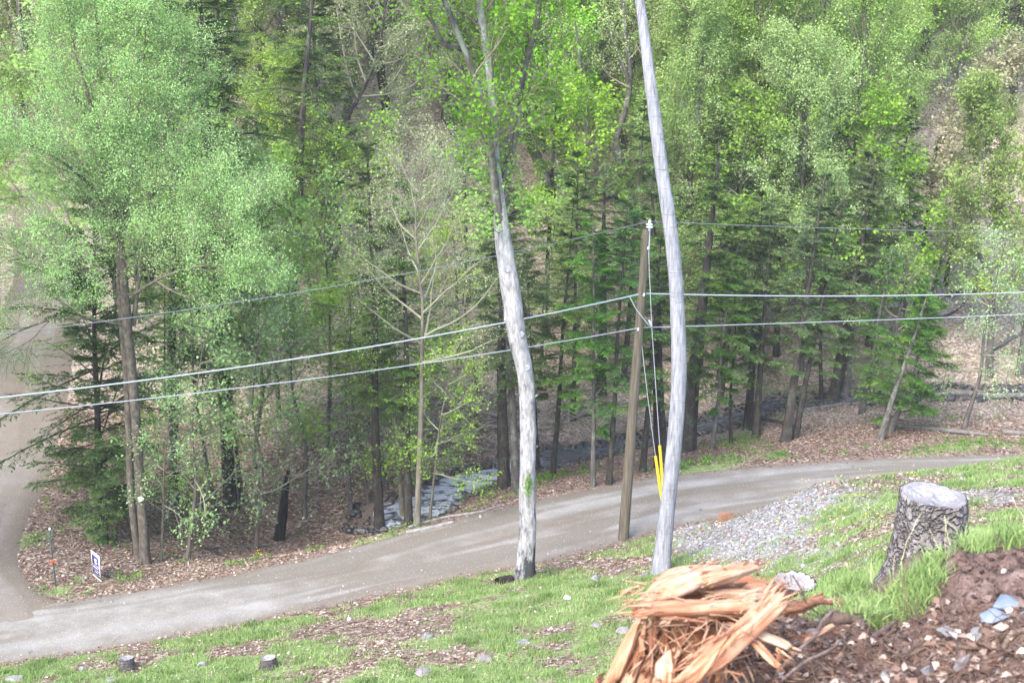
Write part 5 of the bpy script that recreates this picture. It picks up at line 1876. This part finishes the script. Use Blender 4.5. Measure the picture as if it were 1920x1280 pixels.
def chunk_mesh(name, L, w, h, seed, mat, n=22, m=26, end=.16, bend=.012, taper_=(.9, .7)):
    """split piece along +X: angular cleft section with grooves running with the grain, ragged splintered ends"""
    rng = np.random.default_rng(seed)
    m = max(m, 10)
    a = np.arange(m) * 2 * math.pi / m
    # polygon section: a few flat cleft faces meeting at sharp edges
    nf = rng.integers(4, 6)
    fa = np.sort((np.arange(nf) + rng.uniform(-.22, .22, nf)) * 2 * math.pi / nf + rng.random() * 6)
    fd = rng.uniform(.62, 1.0, nf)
    rad = np.min(fd[None] / np.maximum(np.cos(a[:, None] - fa[None]), .12), axis=1)
    rad = np.minimum(rad, 1.35)
    # cleft steps between neighbouring fibre bundles
    step = np.repeat(rng.normal(size=m // 2 + 1), 2)[:m]
    s = np.linspace(0, 1, n)
    S, A = np.meshgrid(s, np.arange(m), indexing='ij')
    e0 = end * rng.random(m) ** 1.7
    e1 = end * rng.random(m) ** 1.7
    X = L * (e0[A] + (1 - e0[A] - e1[A]) * S)
    env = (taper_[0] + (1 - taper_[0]) * np.minimum(S * 3, 1)) * (taper_[1] + (1 - taper_[1]) * np.minimum((1 - S) * 2, 1))
    slow = noise3(X / L * 2.2, A * 0, 0 * X, seed)
    g1 = noise3(X / L * 1.1, A * 1.31, 0 * X, seed + 1)
    g2 = noise3(X / L * 5.0, A * 2.7, 0 * X, seed + 2)
    k = rad[A] * env * (1 + .05 * slow + .10 * g1 + .05 * step[A] + .045 * g2)
    Yv = np.cos(a)[A] * w / 2 * k + bend * np.sin(S * 2.6 + seed)
    Zv = np.sin(a)[A] * h / 2 * k + bend * np.cos(S * 2.1 + seed)
    V = np.stack([X - L / 2, Yv, Zv], -1).reshape(-1, 3)
    i, j = np.meshgrid(np.arange(n - 1), np.arange(m), indexing='ij')
    F = np.stack([i * m + j, (i + 1) * m + j, (i + 1) * m + (j + 1) % m, i * m + (j + 1) % m], -1).reshape(-1, 4)[:, ::-1]
    c0, c1 = V[:m].mean(0) + [L * .03, 0, 0], V[-m:].mean(0) - [L * .03, 0, 0]
    V = np.concatenate([V, [c0], [c1]])
    jj = np.arange(m)
    T = np.concatenate([np.stack([(jj + 1) % m, jj, np.full(m, n * m)], -1), np.stack([(n - 1) * m + jj, (n - 1) * m + (jj + 1) % m, np.full(m, n * m + 1)], -1)])
    return make_mesh(name, V, [F, T], mat)


def fibres_mesh(L, w, h, seed, mat, n):
    """loose slivers torn up along the faces and standing out of both ends"""
    rng = np.random.default_rng(seed + 900)
    a = rng.random(n) * 2 * math.pi
    endm = rng.random(n) < .55
    x = np.where(endm, np.where(rng.random(n) < .5, -1, 1) * L * rng.uniform(.30, .50, n), rng.uniform(-.45, .45, n) * L)
    P0 = np.stack([x, np.cos(a) * w * .44, np.sin(a) * h * .44], -1)
    D = nrm(np.stack([np.sign(x) * 1.0, np.cos(a) * rng.uniform(0, .35, n), np.sin(a) * rng.uniform(0, .4, n)], -1) + rng.normal(size=(n, 3)) * .08)
    P = grow(P0, D, L * rng.uniform(.06, .26, n), 5, -.02, .05, rng)
    V, F = tubes(P, taper(rng.uniform(.0016, .0055, n), 5, .1), 4)
    return make_mesh('fibres', V, F, mat)


def place_between(o, A, B, roll=0.0):
    A, B = np.asarray(A), np.asarray(B)
    d = Vector(B - A)
    q = Vector((1, 0, 0)).rotation_difference(d.normalized())
    o.rotation_mode = 'QUATERNION'
    o.rotation_quaternion = q @ Quaternion((1, 0, 0), roll)
    o.location = Vector((A + B) / 2)


def chunk(name, label, a, ya, b, yb, wpx, hpx, seed, mat, roll=0.0, cat='split wood', group=None, parent=None, **kw):
    A, B = at(a[0], a[1], ya), at(b[0], b[1], yb)
    L = np.linalg.norm(B - A)
    sc = (ya + yb) / 2 / FPX * 1.06
    me = chunk_mesh(name, L, wpx * sc, hpx * sc, seed, M[mat], **kw)
    if parent is not None:
        o = link(name, me, parent)
        place_between(o, A - np.array(parent.location), B - np.array(parent.location), roll)
        return o
    o = thing(name, label, cat, (0, 0, 0), group, me)
    place_between(o, A, B, roll)
    if L > .08:
        link('fibres', fibres_mesh(L, wpx * sc, hpx * sc, seed, M[['wood', 'wood_pale', 'wood_red'][seed % 3]], int(14 + 70 * L)), o)['kind'] = 'stuff'
    return o


# the shattered stump itself: core and upright shards, one thing
sb = at(1290, 1262, 4.25)
root = thing('shattered_stump', 'shattered orange stump with upright splintered shards under the split pieces', 'tree stump', sb)
Vc = rock_mesh('core', (.36, .26, .36), 5, M['wood_red'], 60, angular=.35)
co_ = link('core', Vc, root)
co_.location = tuple(np.array([-.01, .10, .04]))
shards = [((1130, 1300), (1215, 1150), 34, 24, 'wood'), ((1165, 1300), (1232, 1160), 30, 20, 'wood_pale'), ((1195, 1310), (1250, 1175), 28, 22, 'wood'), ((1150, 1290), (1205, 1180), 22, 16, 'wood_red'),
          ((1225, 1300), (1262, 1215), 34, 16, 'wood_pale'), ((1262, 1300), (1275, 1185), 24, 18, 'wood_red'), ((1185, 1270), (1240, 1140), 24, 22, 'wood_red'), ((1212, 1270), (1262, 1150), 18, 14, 'wood_red'),
          ((1240, 1290), (1290, 1160), 16, 12, 'wood'), ((1290, 1290), (1310, 1170), 18, 12, 'wood_red'), ((1300, 1280), (1340, 1165), 16, 10, 'wood'), ((1330, 1280), (1350, 1180), 14, 10, 'wood_red'),
          ((1120, 1300), (1160, 1240), 14, 10, 'wood_red'), ((1110, 1310), (1178, 1215), 24, 14, 'wood'), ((1140, 1310), (1196, 1190), 20, 12, 'wood_red'), ((1180, 1310), (1228, 1200), 22, 14, 'wood'), ((1210, 1310), (1246, 1230), 26, 10, 'wood_pale'), ((1105, 1300), (1140, 1262), 12, 8, 'wood_red'), ((1345, 1290), (1385, 1185), 14, 12, 'wood'), ((1205, 1240), (1222, 1130), 16, 12, 'wood'), ((1228, 1230), (1236, 1125), 14, 12, 'wood_red'),
          ((1252, 1225), (1256, 1130), 12, 10, 'wood_red'), ((1170, 1300), (1190, 1205), 20, 12, 'wood_pale')]
for k, (a_, b_, w_, h_, mt) in enumerate(shards):
    chunk('shard', None, a_, 4.12 + .012 * (k % 5), b_, 4.28 + .02 * (k % 4), w_, h_, 300 + k, mt, roll=k * .6, parent=root, end=.3, taper_=(1, .35), m=18, n=16)

big = [
    ('topmost pale orange split plank lying across the pile', (1190, 1122), 4.18, (1352, 1072), 4.42, 60, 44, 'wood_pale', dict(taper_=(.55, .7), end=.2)),
    ('pointed right end piece of the topmost plank', (1310, 1090), 4.30, (1428, 1064), 4.48, 36, 30, 'wood_pale', dict(taper_=(.8, .5), end=.12)),
    ('flat pale split slab behind the topmost plank', (1225, 1098), 4.45, (1340, 1062), 4.6, 26, 16, 'wood', dict(taper_=(.5, .6))),
    ('long reddish-ended beam lying level under the topmost plank', (1186, 1150), 4.10, (1420, 1128), 4.26, 52, 40, 'wood', dict(taper_=(.8, .8), end=.10, n=30)),
    ('pale grooved slab above the right half of the level beam', (1320, 1112), 4.32, (1478, 1108), 4.42, 42, 26, 'wood_pale', dict(taper_=(.7, .35), end=.25)),
    ('long diagonal split beam leaning across the front of the pile', (1262, 1284), 3.90, (1462, 1112), 4.16, 52, 42, 'wood', dict(taper_=(.55, .95), end=.08, n=30)),
    ('short pale slab sticking out at the lower right of the pile', (1385, 1165), 4.18, (1482, 1222), 4.06, 38, 20, 'wood_pale', dict(taper_=(.9, .8), end=.18)),
    ('narrow orange strip under the diagonal beam', (1290, 1290), 3.92, (1375, 1190), 4.02, 26, 14, 'wood', dict(taper_=(.4, .5), end=.25)),
    ('leaf-shaped pale wood flake standing in front of the stump', (1245, 1280), 3.98, (1262, 1216), 4.05, 34, 8, 'wood_pale', dict(taper_=(.9, .15))),
    ('thin straight splinter pointing left beneath the level beam', (1245, 1163), 4.08, (1330, 1160), 4.18, 9, 6, 'wood', dict(taper_=(.3, .9))),
    ('broken brown knot of wood left in front of the stump', (1200, 1192), 4.02, (1216, 1214), 4.0, 11, 10, 'wood_red', {}),
    ('reddish broken end block at the left end of the level beam', (1188, 1132), 4.12, (1214, 1126), 4.16, 14, 12, 'wood_red', {}),
    ('dark reddish piece wedged between the topmost plank and the level beam', (1240, 1124), 4.36, (1400, 1106), 4.48, 40, 30, 'wood_red', dict(end=.12)),
    ('rough brown piece filling the hollow under the right of the level beam', (1330, 1150), 4.34, (1445, 1160), 4.40, 46, 40, 'wood_red', dict(end=.1)),
    ('pale upper left piece pointing to the silver trunk', (1205, 1118), 4.34, (1310, 1072), 4.52, 34, 20, 'wood_pale', dict(taper_=(.3, .8), end=.2)),
    ('orange slanting piece low in front of the red hollow', (1300, 1240), 4.02, (1400, 1170), 4.2, 24, 18, 'wood', dict(taper_=(.4, .8), end=.2)),
    ('short orange slab below the short pale slab', (1400, 1200), 4.08, (1468, 1244), 3.98, 26, 14, 'wood', dict(end=.2)),
    ('crumbly orange block behind the pale slab', (1365, 1088), 4.62, (1440, 1098), 4.66, 40, 34, 'wood', dict(end=.1)),
    ('brown root end lying on the right of the pale slab', (1470, 1142), 4.75, (1545, 1120), 4.85, 22, 20, 'wood_red', {}),
    ('pale split stick on the soil right of the pile', (1498, 1198), 4.35, (1570, 1178), 4.45, 16, 10, 'wood_pale', dict(taper_=(.4, .9))),
]
for k, (lb, a_, ya, b_, yb, w_, h_, mt, kw) in enumerate(big):
    chunk('split_wood', lb, a_, ya, b_, yb, w_, h_, 400 + k, mt, roll=.25 * (k % 3) - .2, **kw)
# splinters, nothing tells them apart
rng = np.random.default_rng(77)
protos = [chunk_mesh('splinter', 1, .09, .055, 500 + k, M[['wood', 'wood_pale', 'wood_red', 'wood_pale'][k % 4]], n=8, m=7, end=.3, taper_=(.2, .3), bend=.02) for k in range(8)]
for k in range(230):
    if k < 150:
        u_, v_ = rng.uniform(1190, 1500), rng.uniform(1165, 1285)
        if u_ > 1400 and rng.random() < .4:
            u_ = rng.uniform(1200, 1400)
    else:
        u_, v_ = rng.uniform(1380, 1900), rng.uniform(1170, 1285)
        if rng.random() < .5:
            u_ = rng.uniform(1400, 1600)
    p_ = mound_at(u_, v_)
    in_pile = u_ < 1420 and k < 150
    if in_pile:
        p_ = at(u_, v_, rng.uniform(3.98, 4.22))
    L_ = rng.uniform(.04, .15) if in_pile else rng.uniform(.025, .10)
    th = rng.normal() * .9 + (.9 if in_pile else 0)
    d_ = np.array([math.cos(th), rng.normal() * .35, math.sin(th) if in_pile else rng.normal() * .18])
    d_ /= np.linalg.norm(d_)
    lb = 'thin orange splinter among the shattered stump pieces' if in_pile else 'small wood chip lying on the dark soil'
    o = thing('wood_splinter' if in_pile else 'wood_chip', lb, 'splinter' if in_pile else 'wood chip', (0, 0, 0), 'splinters of the shattered stump' if in_pile else 'wood chips on the soil', protos[rng.integers(8)])
    if not in_pile:
        p_ = p_ + [0, 0, .012]
    place_between(o, p_ - d_ * L_ / 2, p_ + d_ * L_ / 2, rng.random() * 6)
    sw_ = rng.uniform(.45, 1.1)
    o.scale = (L_, L_ * .6 * sw_ + .03, L_ * .6 * sw_ + .03)


def root_(name, label, pts, wpx, mat, lift=.01, cat='root', n=None, ys_=None):
    P = []
    for k, p_ in enumerate(pts):
        q_ = mound_at(*p_) if ys_ is None else at(p_[0], p_[1], ys_[k])
        P.append(q_ + [0, 0, lift if ys_ is None else 0])
    P = np.array(P)
    b = P[0].copy()
    w = np.array(wpx if np.ndim(wpx) else [wpx] * len(pts), float)
    radii = (np.linspace(0, 1, len(w)), .5 * w * P[:, 1] / FPX)
    me = trunk_mesh('root', P - b, .01, M[mat], sides=9, n=14 * len(pts), radii=radii, flare=0, rough=.18, seed=int(pts[0][0]))
    return thing(name, label, cat, b, None, me)


root_('root', 'long curving reddish root crossing the soil at lower right', [(1655, 1215), (1690, 1240), (1735, 1222), (1790, 1222), (1850, 1226), (1900, 1232), (1935, 1250)], [4, 6, 6, 6, 7, 8, 8], 'root_bark', .02)
root_('root', 'thin pale root slanting from the grass down to the grey stones', [(1600, 1158), (1680, 1162), (1730, 1176), (1765, 1200)], [3, 4, 5, 3], 'root_bark', .02)
root_('root', 'thick forked root half out of the soil below the grass', [(1622, 1210), (1650, 1190), (1680, 1168)], [14, 12, 9], 'stick', .01)
root_('root', 'reddish root at the right edge below the blue stones', [(1880, 1220), (1895, 1195), (1935, 1185)], [12, 14, 14], 'stick', .01)
root_('stick', 'dark brown stick slanting up right of the split wood', [(1455, 1262), (1490, 1225), (1528, 1190), (1545, 1160), (1560, 1146)], [8, 8, 8, 7, 5], 'stick', 0, 'stick', ys_=[3.95, 4.1, 4.3, 4.5, 4.6])
root_('stick', 'second brown stick beneath the slanting one', [(1465, 1275), (1510, 1240), (1560, 1215), (1575, 1200)], [7, 7, 7, 5], 'stick', 0, 'stick', ys_=[3.85, 4.0, 4.15, 4.25])
root_('stick', 'thin dark twig rising before the low hollow stump', [(1486, 1078), (1500, 1100), (1512, 1130), (1535, 1150)], [3, 4, 4, 3], 'root_bark', 0, 'twig', ys_=[4.7, 4.7, 4.7, 4.75])
root_('root', 'orange brown root lying behind the slanting stick', [(1462, 1148), (1500, 1140), (1530, 1128), (1560, 1130)], [14, 13, 12, 8], 'wood_red', 0, 'root', ys_=[4.6, 4.65, 4.75, 4.8])
root_('root', 'broken orange-cored root stub below the tall grass', [(1545, 1160), (1570, 1158), (1595, 1160)], [26, 28, 20], 'root_bark', 0, 'root', ys_=[4.6, 4.6, 4.62])
root_('stick', 'thin upright twig standing in the tall grass', [(1702, 1150), (1698, 1120), (1694, 1085)], [2, 3, 2], 'root_bark', 0, 'twig', ys_=[4.9, 4.95, 5])
root_('stick', 'dark twig leaning over the grass right of the big stump', [(1862, 1068), (1830, 1045), (1800, 1025)], [3, 3, 2], 'root_bark', 0, 'twig', ys_=[5, 5.4, 5.8])
rng = np.random.default_rng(79)
n = 700
Ps = []
for k in range(n):
    u_, v_ = rng.uniform(1420, 1930), rng.uniform(1140, 1290)
    q_ = mound_at(u_, v_)
    Ps.append(q_)
Ps = np.array(Ps)
D = nrm(np.stack([rng.normal(size=n), rng.normal(size=n) * .7, rng.normal(size=n) * .25], -1))
P = grow(Ps, D, rng.uniform(.04, .22, n), 8, -.02, .25, rng)
P[..., 2] = np.maximum(P[..., 2], Hm(P[..., 0], P[..., 1]) + .002)
V, F = tubes(P, taper(rng.uniform(.0012, .0035, n), 8, .4), 4)
stuff('rootlets', make_mesh('rootlets', V, F, M['root_bark']), 'fine tangled rootlets sticking out of the dark soil', 'rootlets')
# crumbs of soil
n = 6500
x = rng.uniform(.2, 2.2, n)
y = rng.uniform(3.2, 5.3, n)
P = np.stack([x, y, Hm(x, y) + .004], -1)
V, F = stone_stuff(P, .004 + .0045 * rng.gamma(1.3, 1, n), rng)
M['crumb'] = attr_mat('crumb', [(0, (.025, .014, .011)), (.5, (.085, .054, .044)), (.85, (.19, .14, .12)), (1, (.30, .25, .23))], .95, .1)
stuff('soil_crumbs', make_mesh('soil_crumbs', V, F, M['crumb'], attr=np.repeat(np.clip(rng.beta(2, 2.6, n), 0, 1), 6)), 'loose reddish brown clods and crumbs of soil', 'soil')
# leaves and curled bark on the soil
n = 520
u_ = rng.uniform(1380, 1930, n)
v_ = rng.uniform(1130, 1290, n)
P = np.array([mound_at(a_, b_) for a_, b_ in zip(u_, v_)]) + [0, 0, .008]
D = rand_unit(n, rng)
D[:, 2] *= .3
D = nrm(D)
N = nrm(np.array([0, 0, 1.]) + rng.normal(size=(n, 3)) * .5)
N = nrm(N - (N * D).sum(-1, keepdims=True) * D)
L = rng.uniform(.015, .05, n)
V, F = quads(P, D, N, L, L * .35, .15)
stuff('dry_leaves', make_mesh('dry_leaves', V, F, M['litter'], attr=rng.uniform(.3, 1, n)), 'dry leaf scraps scattered over the soil heap', 'dead leaves')

near = [('upper of two blue grey slates at the right edge', (1895, 1136), (110, 34), 'rock_blue', .2), ('lower blue grey slate with a lit flat top at right', (1868, 1162), (76, 44), 'rock_blue', -.3),
        ('mauve grey stone with a sharp lower tip near the bottom right', (1808, 1248), (64, 50), 'rock_mauve', .5), ('long pale grey flat stone in the middle of the soil', (1790, 1188), (92, 22), 'rock', .1),
        ('small pale pink stone on top of the soil ridge', (1882, 1073), (22, 14), 'rock_white', 0), ('grey stone beside the long pale one', (1830, 1190), (44, 26), 'rock', .9),
        ('dark grey pebble under the slanting stick', (1522, 1190), (34, 30), 'rock_mauve', .3), ('greenish flat stone near the bottom edge', (1740, 1262), (56, 24), 'rock', .6),
        ('tan rounded clod of clay behind the root stub', (1578, 1136), (48, 26), 'rock_red', .2), ('cream curled bark piece beside the root stub', (1622, 1148), (26, 44), 'rock_white', .8),
        ('pale stone at the bottom edge left of the mauve one', (1660, 1268), (30, 20), 'rock', .2), ('small grey stone by the pale split stick', (1595, 1232), (22, 16), 'rock', 1.2)]
for k, (lb, px, sz_, mt, rz) in enumerate(near):
    p_ = mound_at(*px)
    sc = p_[1] * 1.06 / FPX
    me = rock_mesh('stone', (sz_[0] * sc, sz_[0] * sc * .7, sz_[1] * sc * 1.1), 80 + k, M[mt], 14, angular=.35)
    o = thing('stone', lb, 'stone', p_ + np.array([0, 0, .004]), None, me)
    o.rotation_euler = (.15 * math.sin(k), .15 * math.cos(k * 2), rz)

# tall grass round the big stump and along the heap
rng = np.random.default_rng(90)
C_ = []
Hh_ = []


def grass_px(u0, u1, vf, n, y0, y1, hh):
    for k in range(n):
        u_ = rng.uniform(u0, u1)
        y_ = rng.uniform(y0, y1)
        x_ = (u_ - 960) / FPX * y_ * 1.06
        z_ = max(float(Hm(x_, y_)) if y_ < 6.8 else -99, float(H(x_, y_)))
        C_.append((x_, y_, z_))
        Hh_.append(hh * rng.uniform(.6, 1.25))


grass_px(1640, 1790, None, 130, 4.95, 5.3, .062)
grass_px(1560, 1660, None, 30, 5.0, 5.6, .06)
grass_px(1820, 1960, None, 70, 5.3, 6.6, .07)
grass_px(1560, 1640, None, 30, 5.5, 7, .03)
grass_px(1560, 1980, None, 120, 7.2, 9.0, .035)
grass_px(1840, 1990, None, 70, 7.2, 9.8, .18)
grass_px(1700, 1790, None, 14, 8.6, 9.0, .07)
grass_px(1840, 2000, None, 120, 9, 13, .16)
grass_px(1540, 2000, None, 260, 10.5, 18, .12)
C_ = np.array(C_)
Hh_ = np.array(Hh_)
nb_ = 34
B_ = np.repeat(C_, nb_, 0)
B_[:, :2] += rng.normal(size=(len(B_), 2)) * .035
h = np.repeat(Hh_, nb_) * rng.uniform(.5, 1.25, len(B_))
V, F = blades(B_, h, rng.uniform(.0018, .0038, len(B_)), rng, .85, segs=3)
vv = np.clip(np.repeat(rng.beta(3, 3, len(C_)) * .75 + .1, nb_) + rng.normal(size=len(B_)) * .12, 0, 1)
k = len(B_)
vv = np.concatenate([vv, vv, vv])
vv[rng.random(len(vv)) < 0] = 1
stuff('tall_grass', make_mesh('tall_grass', V, F, M['grass'], attr=vv), 'bright tall grass tufts around the big stump and along the soil', 'grass')
# seed-bearing straw stems
n = 120
x = rng.uniform(1.55, 3.3, n)
y = rng.uniform(5.3, 9.5, n)
z = np.maximum(np.where(y < 6.8, Hm(x, y), -99), H(x, y))
P = grow(np.stack([x, y, z], -1), nrm(np.stack([rng.normal(size=n) * .3, rng.normal(size=n) * .3, np.ones(n)], -1)), rng.uniform(.12, .3, n), 6, -.02, .12, rng)
V1, F1 = tubes(P, taper(np.full(n, .0016), 6, .6), 3)
V, F = V1, F1
stuff('straw_stems', make_mesh('straw_stems', V, F, plain_mat('straw', (.55, .52, .30), .8, .2, .2)), 'thin straw coloured seed stems rising from the tall grass', 'grass')

# ------------------------------------------------------------------ air
bmq = bmesh.new()
bmesh.ops.create_cube(bmq, size=1)
for v_ in bmq.verts:
    v_.co = Vector((v_.co.x * 420, v_.co.y * 300 + 90, v_.co.z * 90 + 40))
me = bpy.data.meshes.new('haze')
bmq.to_mesh(me)
bmq.free()
hm = bpy.data.materials.new('haze')
hm.use_nodes = True
hm.node_tree.nodes.clear()
pv = hm.node_tree.nodes.new('ShaderNodeVolumePrincipled')
pv.inputs['Color'].default_value = (.93, .96, 1, 1)
pv.inputs['Density'].default_value = .0004
ho = hm.node_tree.nodes.new('ShaderNodeOutputMaterial')
hm.node_tree.links.new(pv.outputs[0], ho.inputs['Volume'])
me.materials.append(hm)
o = link('haze', me)
o['kind'] = 'stuff'
